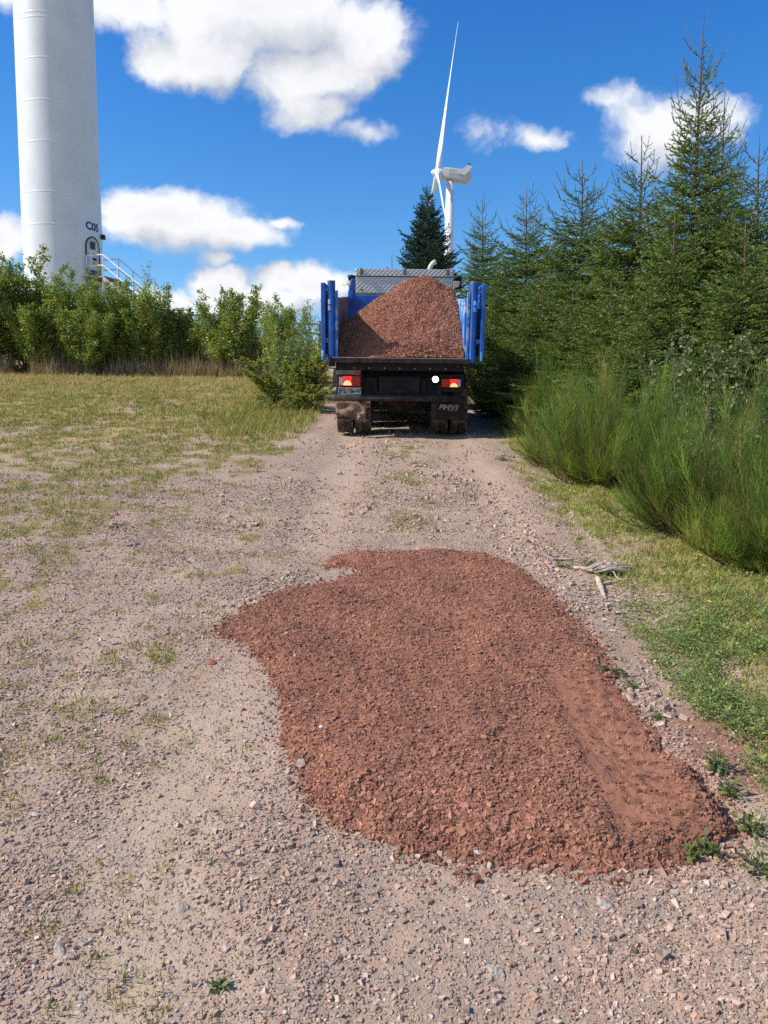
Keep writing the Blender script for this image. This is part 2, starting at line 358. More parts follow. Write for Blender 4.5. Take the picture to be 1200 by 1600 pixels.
# red patch outline
RPX = [(512, 872), (545, 860), (600, 861), (680, 860), (760, 868), (812, 886), (850, 915), (880, 945), (920, 990), (948, 1030), (960, 1075), (985, 1105), (1020, 1150), (1045, 1190), (1085, 1205), (1118, 1250), (1138, 1290), (1122, 1318), (1080, 1340), (1010, 1360), (940, 1366), (880, 1350), (800, 1345), (730, 1340), (640, 1320), (560, 1298), (510, 1275), (482, 1235), (470, 1203), (441, 1170), (447, 1130), (438, 1095), (415, 1050), (390, 1022), (345, 996), (340, 985), (380, 960), (430, 930), (500, 912), (572, 892), (545, 884), (512, 886)]
RP = np.array([G(*p) for p in RPX])
def inside(x, y, Q):
    r = np.zeros(np.shape(x), bool); n = len(Q)
    for i in range(n):
        a = Q[i]; b_ = Q[(i+1) % n]; cnd = ((a[1] > y) != (b_[1] > y)) & (x < (b_[0]-a[0])*(y-a[1])/(b_[1]-a[1]+1e-12)+a[0]); r ^= cnd
    return r
def sdf(x, y):
    jx = x+.02*perlin(x*9, y*9)+.012*perlin(x*26, y*26); jy = y+.03*perlin(x*8+5, y*8)+.012*perlin(x*24+7, y*24)
    d = dseg(jx, jy, RP, True); return np.where(inside(jx, jy, RP), d, -d)
LA, LB = G(905, 1075), G(1035, 1335); LD = (LB-LA)/np.linalg.norm(LB-LA)
def lane(x, y):
    s = (x-LA[0])*LD[0]+(y-LA[1])*LD[1]; t = (x-LA[0])*LD[1]-(y-LA[1])*LD[0]
    return s, t, sstep(.19, .12, np.abs(t+.02*perlin(s*6, 2.2)))*sstep(-.25, .1, s)*sstep(np.linalg.norm(LB-LA)+.12, np.linalg.norm(LB-LA)-.15, s)
def hp(x, y):
    s = sdf(x, y); lo = sstep(3.2, 2.3, y)
    h = (.036+.02*lo)*sstep(-.01, .13, s)+.018*sstep(.1, .5, s)+.010*fbm(x*3, y*2.6, 4)*sstep(0, .15, s)+.003*fbm(x*22, y*22, 3)*sstep(0, .05, s)
    h = h+.03*np.exp(-((s-.07)/.06)**2)*sstep(.9, 1.15, x)*sstep(3.4, 2.6, y)
    yy = (y-G(760, 905)[1]); h = h+.012*np.exp(-(yy/.08)**2)*sstep(0, .2, s)*sstep(.2, .6, x)
    a, t, m = lane(x, y); ph = a/.115+t*1.6
    bars = sstep(.62, .9, np.sin(ph*2*PI))*sstep(.115, .07, np.abs(t+.10))+.6*sstep(.7, .93, np.sin(ph*2*PI+1.6))*sstep(.06, .03, np.abs(t-.02))
    h = h-m*(.009*sstep(0, .1, s)+.028*bars)
    return np.where(s > 0, np.maximum(h, .003), -.02), s
bx0, bx1 = RP[:, 0].min()-.05, RP[:, 0].max()+.05; by0, by1 = RP[:, 1].min()-.05, RP[:, 1].max()+.05
px_ = np.arange(bx0, bx1, .009); py_ = np.arange(by0, by1, .011); PX, PY = np.meshgrid(px_, py_); H_, S_ = hp(PX, PY); PZ = gz(PX, PY)+H_+.002
nxp = len(px_); ii = np.arange((len(py_)-1)*(nxp-1)); a_ = (ii//(nxp-1))*nxp+ii % (nxp-1); Qp = np.stack([a_, a_+1, a_+nxp+1, a_+nxp], 1)
Sf = S_.ravel()[Qp].max(1) > 0; Qp = Qp[Sf]; u, inv = np.unique(Qp, return_inverse=True)
V0 = np.stack([PX, PY, PZ], -1).reshape(-1, 3)[u]; n0 = np.clip(.5+.5*fbm(V0[:, 0]*5, V0[:, 1]*5, 4), 0, 1)[:, None]
lm = lane(V0[:, 0], V0[:, 1])[2][:, None]; c0 = np.array([(.26, .112, .066)])*(1-n0)+np.array([(.315, .140, .086)])*n0; c0 = c0*(1-.3*lm)+np.array([(.325, .148, .092)])*.3*lm
rng = np.random.RandomState(21); n = 300000
x = rng.uniform(bx0, bx1, n); y = by0+(by1-by0)*rng.rand(n)**1.25; s = sdf(x, y); a, t, m = lane(x, y)
keep = ((s > -.005) | (rng.rand(n) < .16*np.exp(s/.035))) & (rng.rand(n) > m*.45); x, y, s, m = x[keep], y[keep], s[keep], m[keep]; n = len(x)
sz = .0034*np.exp(.48*rng.randn(n))*(1+.45*sstep(3.0, 2.1, y)*(1-m))*(1+.35*sstep(.12, 0, s)); sz = np.clip(sz*(1-.45*m), .002, .013)
h, _ = hp(x, y); z = gz(x, y)+np.maximum(h, 0)+sz*.15
colr = np.array([(.290, .132, .083)])*(1+.22*np.clip(fbm(x*2.6, y*2.2, 4), -1, 1))[:, None]*rng.uniform(.6, 1.35, (n, 1))*np.array([(1, 1, 1)])+rng.rand(n, 1)*np.array([(.02, .02, .018)])
V1, F1, C1 = chips(np.stack([x, y, z], -1), sz, colr, rng, align=.4)
o = obj_np('red_gravel', np.concatenate([V0, V1]), [inv.reshape(-1, 4), F1+len(V0)], M['red'], col=np.concatenate([c0, C1]))
tag(o, 'patch of fresh reddish brown crushed gravel spread across the track', 'gravel', kind='stuff')

def scatter_xy(n, y0, y1, pw, rng, wid=.62, pad=.5):
    y = y0+(y1-y0)*rng.rand(n)**pw; x = rng.uniform(-1, 1, n)*(wid*y+pad); return x, y
rng = np.random.RandomState(5); x, y = scatter_xy(330000, 1.1, 9.0, 1.5, rng)
d = .35+.75*sstep(-.3, .5, fbm(x*1.7+4, y*1.6, 4))+.25*sstep(-.2, .3, fbm(x*6, y*6, 2)); d *= 1-.72*dust_mask(x, y); d *= 1-.45*grass_mask(x, y); d *= np.where(x > xr(y)+.25, .35, 1)
k = (rng.rand(len(x)) < d) & (sdf(x, y) < .0); x, y = x[k], y[k]; n = len(x)
sz = np.clip(.0027*np.exp(.48*rng.randn(n)), .0015, .009)*(1+.10*y)
big = rng.rand(n) < .012; sz[big] *= rng.uniform(1.6, 2.8, big.sum()); sz = np.minimum(sz, .013)
Va, Fa, Ca = chips(np.stack([x, y, gz(x, y)+sz*.12], -1), sz, stone_cols(n, rng), rng, flat=.65)
x, y = scatter_xy(26000, 6.5, 18, 1.3, rng, .3, 1.0); d = sstep(-.5, .7, fbm(x*1.2+4, y*1.2, 4))*(1-.5*dust_mask(x, y))*np.where((x < xl(y)-.4) | (x > xr(y)+.3), .25, 1); k = rng.rand(len(x)) < d; x, y = x[k], y[k]; n2 = len(x)
s2 = np.clip(.010*np.exp(.45*rng.randn(n2)), .005, .035); Vb, Fb, Cb = chips(np.stack([x, y, gz(x, y)+s2*.1], -1), s2, stone_cols(n2, rng), rng)
# broken ribbons of coarser stones beside the patch and the track edge
bands = [((800, 830), (900, 950), .22, 900), ((545, 690), (700, 800), .5, 500), ((470, 900), (370, 950), .16, 400), ((700, 740), (850, 860), .3, 700), ((980, 1060), (1130, 1260), .10, 600), ((1120, 1330), (1000, 1400), .15, 500), ((560, 1290), (400, 1330), .25, 500)]
xb, yb = [], []
for (p0, p1, w, cnt) in bands:
    q0, q1 = G(*p0), G(*p1); t = rng.rand(cnt); xb.append(q0[0]+(q1[0]-q0[0])*t+rng.randn(cnt)*w*.5); yb.append(q0[1]+(q1[1]-q0[1])*t+rng.randn(cnt)*w)
x = np.concatenate(xb); y = np.concatenate(yb); k = sdf(x, y) < 0; x, y = x[k], y[k]; n3 = len(x); s3 = np.clip(.0060*np.exp(.45*rng.randn(n3)), .003, .02)*(.6+.14*y)
Vc, Fc, Cc = chips(np.stack([x, y, gz(x, y)+s3*.15], -1), s3, stone_cols(n3, rng), rng)
o = obj_np('gravel', np.concatenate([Va, Vb, Vc]), [np.concatenate([Fa, Fb+len(Va), Fc+len(Va)+len(Vb)])], M['stone'], col=np.concatenate([Ca, Cb, Cc]))
tag(o, 'loose grey and pink gravel scattered over the track surface', 'gravel', kind='stuff')

def rock_mesh(name, seed, col, sub=2, jag=.35):
    bm = bmesh.new(); bmesh.ops.create_icosphere(bm, subdivisions=sub, radius=1); rg = np.random.RandomState(seed)
    pl = [(Vector(rg.randn(3)).normalized(), rg.uniform(.55, .9)) for _ in range(14)]
    for v_ in bm.verts:
        for (nrm, dd) in pl:
            e = v_.co.dot(nrm)-dd
            if e > 0: v_.co -= nrm*e
        v_.co *= 1+.04*rg.randn()*jag
    me = bpy.data.meshes.new(name); bm.to_mesh(me); bm.free(); nv = len(me.vertices)
    cc = np.concatenate([np.array(col)[None]*rg.uniform(.85, 1.15, (nv, 1)), np.ones((nv, 1))], 1).astype(np.float32)
    a = me.attributes.new('col', 'FLOAT_COLOR', 'POINT'); a.data.foreach_set('color', cc.ravel()); me.materials.append(M['rock']); return me
RM = [rock_mesh('rock', 40+i, c) for i, c in enumerate([(.36, .30, .25), (.41, .34, .28), (.34, .27, .22), (.43, .34, .27)])]
RW = [rock_mesh('pale_stone', 60+i, (.58, .53, .49)) for i in range(2)]
RR = rock_mesh('red_rock', 77, (.30, .12, .075))
def rock(name, me, px, py, r, label, cat, group, flat=.6, lift=0.0, seed=0):
    q = G(px, py); o = bpy.data.objects.new(name, me); h = max(0, float(hp(np.array([q[0]]), np.array([q[1]]))[0][0]))
    o.location = (q[0], q[1], float(gz(q[0], q[1]))+h+r*flat*.25+lift); rg = random.Random(seed+px*7+py); o.scale = (r*rg.uniform(.9, 1.3), r*rg.uniform(.7, 1), r*flat); o.rotation_euler = (rg.uniform(-.3, .3), rg.uniform(-.3, .3), rg.uniform(0, 6)); link(o)
    return tag(o, label, cat, group)
GS = 'larger loose stones on the track and verge'
for (px, py, r, l) in [(95, 1462, .036, 'dark pinkish stone embedded beside flat grey stones at lower left'), (92, 1477, .040, 'flat grey stone half buried in the gravel at lower left'), (134, 1464, .024, 'small upright grey stone beside the flat half buried one'),
    (124, 1503, .017, 'small pale stone casting a shadow below the grey stones'), (88, 1524, .024, 'flat light grey stone near the bottom left corner'), (55, 1272, .030, 'grey stone alone on the left side of the gravel'),
    (181, 1171, .020, 'dark small stone with sharp shadow left of the dusty strip'), (190, 1310, .018, 'brown stone lying in the middle of the left gravel'), (283, 1407, .036, 'wide flat grey stone on the dusty strip'),
    (353, 1468, .026, 'pale grey angular stone in the dust at bottom centre left'), (478, 1427, .018, 'rounded blue grey stone near the bottom centre'), (775, 1505, .040, 'flat blue grey stone flush with the earth below the red patch'),
    (945, 1412, .045, 'cracked grey slab stone below the lower right red gravel'), (905, 1425, .025, 'smaller grey stone beside the cracked grey slab'), (1112, 1380, .030, 'pale grey block stone at the right verge edge'),
    (1125, 1440, .022, 'small grey stone lying below the pale block stone'), (893, 912, .045, 'pale grey pointed stone by the dry sticks'), (885, 955, .042, 'whitish stone at the right edge of the red patch'),
    (872, 925, .030, 'pinkish stone between the pale stones and red patch'), (735, 788, .055, 'dark flat stone on the right wheel rut'), (1012, 858, .042, 'lone pale pink stone in the verge grass'), (848, 790, .04, 'grey stone where the grass meets the right track edge'),
    (615, 745, .05, 'grey stone on the middle ridge of the track'), (640, 757, .04, 'second grey stone on the middle ridge, lower down'), (212, 850, .045, 'dark stone lying in the thin grass of the left field'), (202, 852, .05, 'pale stone touching the dark stone in the left field'),
    (168, 1022, .025, 'small dark stone at the lower end of the left grass'), (600, 1450, .020, 'small pale stone on bare earth below the patch'), (300, 880, .05, 'whitish stone on the left gravel edge'), (495, 1170, .02, 'small grey stone lying on the left side of the red gravel')]:
    rock('loose_stone', RM[(px+py) % 4], px, py, r*(.78 if py > 1100 else .9), l, 'stone', GS, .42, -.004)
rock('loose_stone', RM[0], 470, 1200, .030, 'dark grey stone poking out at the left notch of the red patch', 'stone', GS, .7)
rock('loose_stone', RM[1], 450, 1210, .018, 'rounded grey stone just left of the dark notch stone', 'stone', GS, .7)
GP = 'white stone chips showing in the red gravel'
for (px, py, r, l) in [(447, 1009, .018, 'upper white chip at the left of the red gravel'), (461, 1044, .013, 'small white chip just below the upper left one'), (503, 1160, .022, 'grey white chip in the left half of the red gravel'), (710, 1228, .012, 'small white chip in the lower middle of the red gravel'),
    (745, 1333, .019, 'large white chip at the lower edge of the red gravel'), (812, 1335, .014, 'white chip right of the large one at the lower edge'), (843, 1331, .011, 'smallest white chip at the lower edge of the red gravel'), (690, 1278, .010, 'faint whitish chip above the lower edge')]:
    rock('stone_chip', RW[px % 2], px, py, r, l, 'stone', GP, .4)
GRD = 'stray red stones off the patch'
for (px, py, r, l) in [(677, 1370, .013, 'stray red stone just below the lower edge of the patch'), (817, 1382, .009, 'smaller stray red stone below the patch, farther right'), (393, 1083, .014, 'stray red stone on the dust left of the patch'), (412, 1083, .010, 'small stray red stone beside the first on the left dust'), (330, 1042, .03, 'flat reddish clod on the dust left of the patch tip')]:
    rock('red_stone', RR, px, py, r, l, 'stone', GRD, .6)

# ------------------------------------------------------------------ grass and weeds
def blades(pos, az, hgt, wid, lean, col, rng, curl=.35):
    n = len(pos); d = np.stack([np.cos(az), np.sin(az), np.zeros(n)], -1); sd = np.stack([-np.sin(az+.6), np.cos(az+.6), np.zeros(n)], -1)
    up = np.array([0, 0, 1.0]); m = pos+up*(hgt*.55)[:, None]+d*(hgt*lean*.45)[:, None]; t = pos+up*(hgt*(1-curl*lean))[:, None]+d*(hgt*lean)[:, None]; w = (wid*.5)[:, None]*sd
    V = np.stack([pos-w, pos+w, m-w*.8, m+w*.8, t], 1).reshape(-1, 3); b = (np.arange(n)*5)[:, None]
    F = np.concatenate([b+np.array([[0, 1, 3]]), b+np.array([[0, 3, 2]]), b+np.array([[2, 3, 4]])]); return V, F, np.repeat(col, 5, 0)
def tufts(x, y, nb, h, w, spread, pal, rng, hv=.4, lean=(.1, .9)):
    n = len(x); idx = np.repeat(np.arange(n), nb); m = len(idx); az = rng.rand(m)*2*PI; rr = spread[idx]*np.sqrt(rng.rand(m))
    X = x[idx]+np.cos(az)*rr; Y = y[idx]+np.sin(az)*rr; Z = gz(X, Y)-.004; tc = pal[rng.randint(0, len(pal), n)][idx]
    return blades(np.stack([X, Y, Z], -1), az+rng.randn(m)*.6, h[idx]*np.exp(hv*rng.randn(m)), w[idx], rng.uniform(*lean, m), tc*rng.uniform(.75, 1.3, (m, 1)), rng)
def join(parts):
    Vs, Fs, Cs = [], [], []; b = 0
    for (v, f, c) in parts: Vs.append(v); Fs.append(f+b); Cs.append(c); b += len(v)
    return np.concatenate(Vs), np.concatenate(Fs), np.concatenate(Cs)
rng = np.random.RandomState(31)
GREEN = np.array([(.15, .19, .032), (.22, .24, .048), (.11, .155, .03), (.27, .255, .06)]); STRAW = np.array([(.50, .37, .17), (.43, .33, .13), (.56, .43, .22), (.33, .28, .09)]); MIXG = np.concatenate([GREEN, STRAW[[0, 1, 3]]])
parts = []
x = rng.uniform(-22, .3, 150000); y = 1.6+32.4*rng.rand(150000)**1.5; k = (np.abs(x) < .62*y+1) & (rng.rand(150000) < grass_mask(x, y)**1.2) & (x < xl(y)+.3); x, y = x[k], y[k]
fr = sstep(6, 20, y); parts.append(tufts(x, y, 8, .024+.020*rng.rand(len(x))+.035*fr*rng.rand(len(x)), .0046+.007*fr, .035+.05*fr, MIXG, rng))
x = rng.uniform(-24, 0, 26000); y = rng.uniform(9, 34.5, 26000); k = (np.abs(x) < .62*y+1) & (rng.rand(26000) < straw_mask(x, y)*.75); x, y = x[k], y[k]
parts.append(tufts(x, y, 7, .05+.09*sstep(16, 32, y), .007+.006*sstep(10, 30, y), np.full(len(x), .07), STRAW, rng))
# near, sparse moss-like tufts
x, y = scatter_xy(5200, 1.3, 7.5, 1.3, rng); k = (x < xl(y)+.9*rng.rand(len(x))) & (fbm(x*2.2+1, y*2.2, 3)+.12*sstep(-.2, -1.6, x) > .08) & (x < .75+.25*rng.rand(len(x))) & (sdf(x, y) < -.05); x, y = x[k], y[k]
parts.append(tufts(x, y, 20, np.full(len(x), .021), np.full(len(x), .0034), .02+.03*rng.rand(len(x)), MIXG[[0, 1, 3, 5, 6]], rng))
# middle ridge of the track
x = .25+rng.randn(1500)*.2; y = rng.uniform(6.5, 13, 1500); k = fbm(x*2, y*1.5, 3) > .1; x, y = x[k], y[k]; parts.append(tufts(x, y, 8, np.full(len(x), .025), np.full(len(x), .005), np.full(len(x), .04), MIXG, rng))
# right verge
x = rng.uniform(0, 9, 110000); y = rng.uniform(1.6, 15, 110000); g_ = grass_mask(x, y); k = (x > xr(y)+.05) & (x < xr(y)+2.8+2*rng.rand(110000)) & (rng.rand(110000) < g_*.8) & (x < .6*y+1.0); x, y = x[k], y[k]
parts.append(tufts(x, y, 8, .024+.034*rng.rand(len(x)), np.full(len(x), .0046), np.full(len(x), .045), np.concatenate([GREEN*1.25, GREEN[[1, 3]]*1.5, STRAW[[1, 3]]]), rng))
# taller green grass by the truck's left and foot of broom
q = G(430, 650); x = q[0]+rng.randn(2600)*.7; y = q[1]+.5+rng.randn(2600)*2.3; k = (x < xl(y)-.1); x, y = x[k], y[k]; parts.append(tufts(x, y, 8, (.05+.12*rng.rand(len(x)))*sstep(8, 14, y), np.full(len(x), .008), np.full(len(x), .08), np.concatenate([GREEN*1.15, STRAW[:2]]), rng))
V, F, Cc = join(parts); o = obj_np('grass', V, [F], M['blade'], col=Cc); tag(o, 'short yellow green grass thinning out over the stony field and verge', 'grass', kind='stuff')
# dry tall stems along the foot of the bank
DRY = np.array([(.36, .25, .16), (.30, .19, .13), (.44, .34, .21), (.25, .21, .09)]); x = rng.uniform(-19, -2.6, 5200); y = 31.9+1.7*rng.rand(5200)+.5*perlin(x*.4, 1.0); k = fbm(x*.45, y*.3, 3)+.35*sstep(-14, -8, x) > -.1; x, y = x[k], y[k]
V, F, Cc = tufts(x, y, 7, .25+.42*rng.rand(len(x)), np.full(len(x), .012), np.full(len(x), .1), DRY, rng, lean=(.03, .3)); o = obj_np('dry_grass', V, [F], M['blade'], col=Cc); tag(o, 'tall dry brown stems along the foot of the bank', 'dry grass', kind='stuff')
# leafy low weeds of the right verge
def leafq(pos, axis, nrm, ln, wd, col, fold=.0):
    sd = np.cross(axis, nrm); sd /= np.linalg.norm(sd, axis=1)[:, None]+1e-9
    a = pos; b = pos+axis*(ln*.45)[:, None]+sd*(wd*.5)[:, None]; c = pos+axis*ln[:, None]; d = pos+axis*(ln*.45)[:, None]-sd*(wd*.5)[:, None]
    V = np.stack([a, b, c, d], 1).reshape(-1, 3); i = (np.arange(len(pos))*4)[:, None]; F = np.concatenate([i+np.array([[0, 1, 2]]), i+np.array([[0, 2, 3]])]); return V, F, np.repeat(col, 4, 0)
def unit(v): return v/(np.linalg.norm(v, axis=-1, keepdims=True)+1e-9)
def weed_leaves(x, y, h, spread, nl, ln, pal, rng):
    n = len(x); idx = np.repeat(np.arange(n), nl); m = len(idx); az = rng.rand(m)*2*PI; f = rng.rand(m)
    rad = spread[idx]*(.25+.75*rng.rand(m)); base = np.stack([x[idx]+np.cos(az)*rad*f, y[idx]+np.sin(az)*rad*f, np.zeros(m)], -1); base[:, 2] = gz(base[:, 0], base[:, 1])+h[idx]*f
    ax = unit(np.stack([np.cos(az), np.sin(az), rng.uniform(-.1, .9, m)], -1)+rng.randn(m, 3)*.25); nr = unit(np.array([0, 0, 1.0])+rng.randn(m, 3)*.45)
    l = ln*np.exp(.3*rng.randn(m)); return leafq(base, ax, nr, l, l*.5, pal[rng.randint(0, len(pal), n)][idx]*rng.uniform(.7, 1.35, (m, 1)))
WG = np.array([(.19, .26, .07), (.24, .30, .08), (.145, .215, .06), (.26, .28, .085)])
qs = np.array([G(*p) for p in [(1000, 985), (1080, 1040), (1130, 1020), (1060, 1080), (1120, 1110), (1180, 1060), (1150, 960), (1190, 1000), (1190, 1130), (1185, 1250), (1195, 1330), (1175, 1190), (1200, 1400), (1100, 990)]])
ci = rng.randint(0, len(qs), 2300); x = qs[ci, 0]+rng.randn(2300)*.18; y = qs[ci, 1]+rng.randn(2300)*.22; k = (x > xr(y)+.1) & (fbm(x*3, y*3, 2) > -.35); x, y = x[k], y[k]
V, F, Cc = weed_leaves(x, y, .05+.07*rng.rand(len(x)), np.full(len(x), .055), 20, .0135, WG, rng)
x2 = rng.uniform(.8, 6, 9000); y2 = rng.uniform(2, 11, 9000); k = (x2 > xr(y2)+.15) & (x2 < .58*y2+.8) & (fbm(x2*2+5, y2*2, 3) > .0); x2, y2 = x2[k], y2[k]
Vq, Fq, Cq = weed_leaves(x2, y2, .02+.03*rng.rand(len(x2)), np.full(len(x2), .05), 9, .02, WG*1.15, rng)
V, F, Cc = join([(V, F, Cc), (Vq, Fq, Cq)]); o = obj_np('weeds', V, [F], M['leaf'], col=Cc); tag(o, 'low leafy green weeds covering the right verge', 'weeds', kind='stuff')
# single small plants
def small_plant(px, py, h, sp, nl, ln, label, seed, name='weed_plant', pal=WG*.58):
    q = G(px, py); rg = np.random.RandomState(seed); n = 6; a = rg.rand(n)*6.28; x = q[0]+np.cos(a)*sp*.35; y = q[1]+np.sin(a)*sp*.35
    hz = max(0, float(hp(q[:1], q[1:])[0][0])); V, F, Cc = weed_leaves(x, y, np.full(n, h)*rg.uniform(.5, 1.1, n), np.full(n, sp*.6), nl, ln, pal, rg)
    g0 = float(gz(q[0], q[1])); V = V-np.array([q[0], q[1], g0]); o = empty(name, (q[0], q[1], g0+hz)); obj_np('leaves', V, [F], M['leaf'], o, col=Cc)
    for i in range(n): MB().tube([(x[i]-q[0], y[i]-q[1], -.01), (x[i]-q[0]+.01, y[i]-q[1], h*.5), (x[i]-q[0]+rg.randn()*.02, y[i]-q[1]+rg.randn()*.02, h*.9)], [.0025, .002, .001], 5).build('stem', M['stemg'], o)
    return tag(o, label, 'plant', 'small green plants by the track')
M['stemg'] = simple('green_stem', (.09, .13, .035), .6, .2, 20)
for i, a in enumerate([(1125, 1208, .09, .08, 16, .024, 'green leafy weed casting a shadow right of the red patch'), (1145, 1240, .06, .08, 12, .022, 'low weed in the shadow of the taller one beside the red patch'), (1110, 1335, .05, .05, 12, .022, 'dark green weed at the lower right corner of the red patch'),
    (1083, 1343, .035, .035, 9, .02, 'small weed on the lower right edge of the red gravel'), (1065, 1298, .025, .035, 6, .016, 'few small leaves poking through the red gravel'), (1180, 1300, .07, .08, 16, .022, 'bushy weed at the right picture edge beside the pale grit'),
    (1190, 1370, .08, .09, 18, .022, 'lowest bushy weed at the right edge of the verge'), (965, 1055, .03, .05, 9, .02, 'small weed at the right brim of the red patch'), (940, 1052, .03, .03, 6, .016, 'tiny weed rooted in the right brim of the red gravel'), (985, 1075, .035, .05, 9, .018, 'weed on the bare gravel strip right of the patch'),
    (340, 1525, .02, .03, 6, .016, 'lone green rosette on the bare dust at the bottom'), (1030, 1128, .03, .04, 8, .016, 'weed at the lower end of the bare gravel strip'), (785, 722, .08, .12, 14, .035, 'light green weed on the right track edge near the truck'), (882, 885, .04, .09, 10, .025, 'green weed in front of the dry sticks'), (915, 880, .05, .12, 12, .025, 'grassy weed beside the splintered log')]):
    small_plant(*a, seed=300+i)
# yellow flowers
fs = [(855, 870, 'right of the red patch top'), (930, 862, 'in the verge grass above the sticks'), (1005, 795, 'against the foot of the big broom bush'), (1033, 832, 'left of two flowers below the broom'), (1036, 842, 'right of two flowers below the broom'), (1085, 908, 'left of the pair in front of the right broom'), (1093, 905, 'right of the pair in front of the right broom'), (1097, 920, 'lowest one in front of the right broom'), (1115, 890, 'under the right broom stems'), (1139, 838, 'among the stems of the right broom'), (1107, 973, 'in the middle of the green weeds'), (880, 780, 'near the left foot of the big broom'), (340, 780, 'alone in the left field grass'), (1153, 876, 'at the foot of the farthest right broom')]
fp = None
for i, (px, py, w) in enumerate(fs):
    q = G(px, py); o = empty('yellow_flower', (q[0], q[1], float(gz(q[0], q[1]))), random.uniform(0, 6)); tag(o, 'small yellow flower '+w, 'flower', 'yellow flowers in the verge')
    if fp is None:
        mb = MB().tube([(0, 0, -.01), (.004, 0, .05), (0, .004, .085)], [.0015, .0013, .001], 5); s_ = mb.build('stem', M['stemg'], o); mb = MB()
        for k in range(9):
            a = 2*PI*k/9; e = Vector((math.cos(a), math.sin(a), .25)); t_ = Vector((-math.sin(a), math.cos(a), 0)); b_ = Vector((0, .004, .085)); mb.add([b_-t_*.002, b_+t_*.002, b_+e*.013+t_*.004, b_+e*.016, b_+e*.013-t_*.004], [(0, 1, 2, 3, 4)])
        p_ = mb.build('petals', M['petal'], o); fp = (s_, p_)
    else:
        for s_ in fp: c = s_.copy(); C.objects.link(c); c.parent = o
# dead wood on the verge
q = G(948, 897); o = empty('splintered_log', (q[0], q[1], float(gz(*q))+.0), R(12)); rg = random.Random(4); mb = MB()
for k in range(46):
    y0 = rg.uniform(-.08, .08); x0 = rg.uniform(-.15, -.05); ln = rg.uniform(.14, .27); z0 = .035+.04*math.cos(y0/.08*1.4)*rg.uniform(.5, 1); a = rg.uniform(-.16, .16)
    mb.tube([(x0, y0, z0*.6), (x0+ln*.5, y0+a*ln*.5, z0+.012), (x0+ln, y0+a*ln, z0+rg.uniform(-.03, .015))], [.004, .011, .003], 5)
mb.build('wood_fibre', M['dead'], o); tag(o, 'pale splintered chunk of dead wood lying in the verge grass', 'log')
def stick(p0, p1, r, label, z0=.012, z1=.012, bendy=.02):
    a, b = G(*p0), G(*p1); rg = random.Random(p0[0]); pts = []
    for k in range(6):
        t = k/5; x_, y_ = a+(b-a)*t; pts.append((x_+rg.uniform(-1, 1)*bendy*.4, y_+rg.uniform(-1, 1)*bendy, float(gz(x_, y_))+r*.6+z0+(z1-z0)*t))
    o = MB().tube(pts, [r*.8, r, r, r*.95, r*.8, r*.5], 7).build('stick', M['dead'], smooth=True); tag(o, label, 'stick', 'dry sticks on the verge')
stick((932, 906), (945, 932), .020, 'short thick stick with a pale broken end below the log', .01, .005, .005)
stick((895, 888), (935, 902), .012, 'curved grey stick leading to the splintered log', .01, .03)
stick((943, 914), (985, 911), .009, 'straight thin stick lying right of the thick one', .01, .02)
stick((862, 874), (898, 875), .008, 'thin stick nearest the red patch top edge')
stick((950, 898), (970, 912), .006, 'thin twig slanting down from the splintered log', .05, .01)
stick((1178, 1010), (1200, 1025), .006, 'pale twig at the right edge among the weeds')
stick((1058, 1195), (1060, 1212), .004, 'tiny white twig at the red patch rim', .03, .02, .002)
q = G(985, 925); rng = np.random.RandomState(8); n = 700; qa, qb = G(900, 950), G(1020, 935); t = rng.rand(n); x = qa[0]+(qb[0]-qa[0])*t+rng.randn(n)*.1; y = qa[1]+(qb[1]-qa[1])*t+rng.randn(n)*.2; k = sdf(x, y) < -.03; x, y = x[k], y[k]; n = len(x)
az = rng.rand(n)*6.28; V, F, Cc = leafq(np.stack([x, y, gz(x, y)+.006+.01*rng.rand(n)], -1), unit(np.stack([np.cos(az), np.sin(az), .12*rng.randn(n)], -1)), unit(np.array([0, 0, 1.])+.35*rng.randn(n, 3)), .02+.05*rng.rand(n), .006+.01*rng.rand(n), np.array([(.42, .33, .26)])*rng.uniform(.6, 1.25, (n, 1)))
o = obj_np('wood_chips', V, [F], M['stone'], col=Cc); tag(o, 'litter of dry bark chips round the splintered log', 'wood chips', kind='stuff')

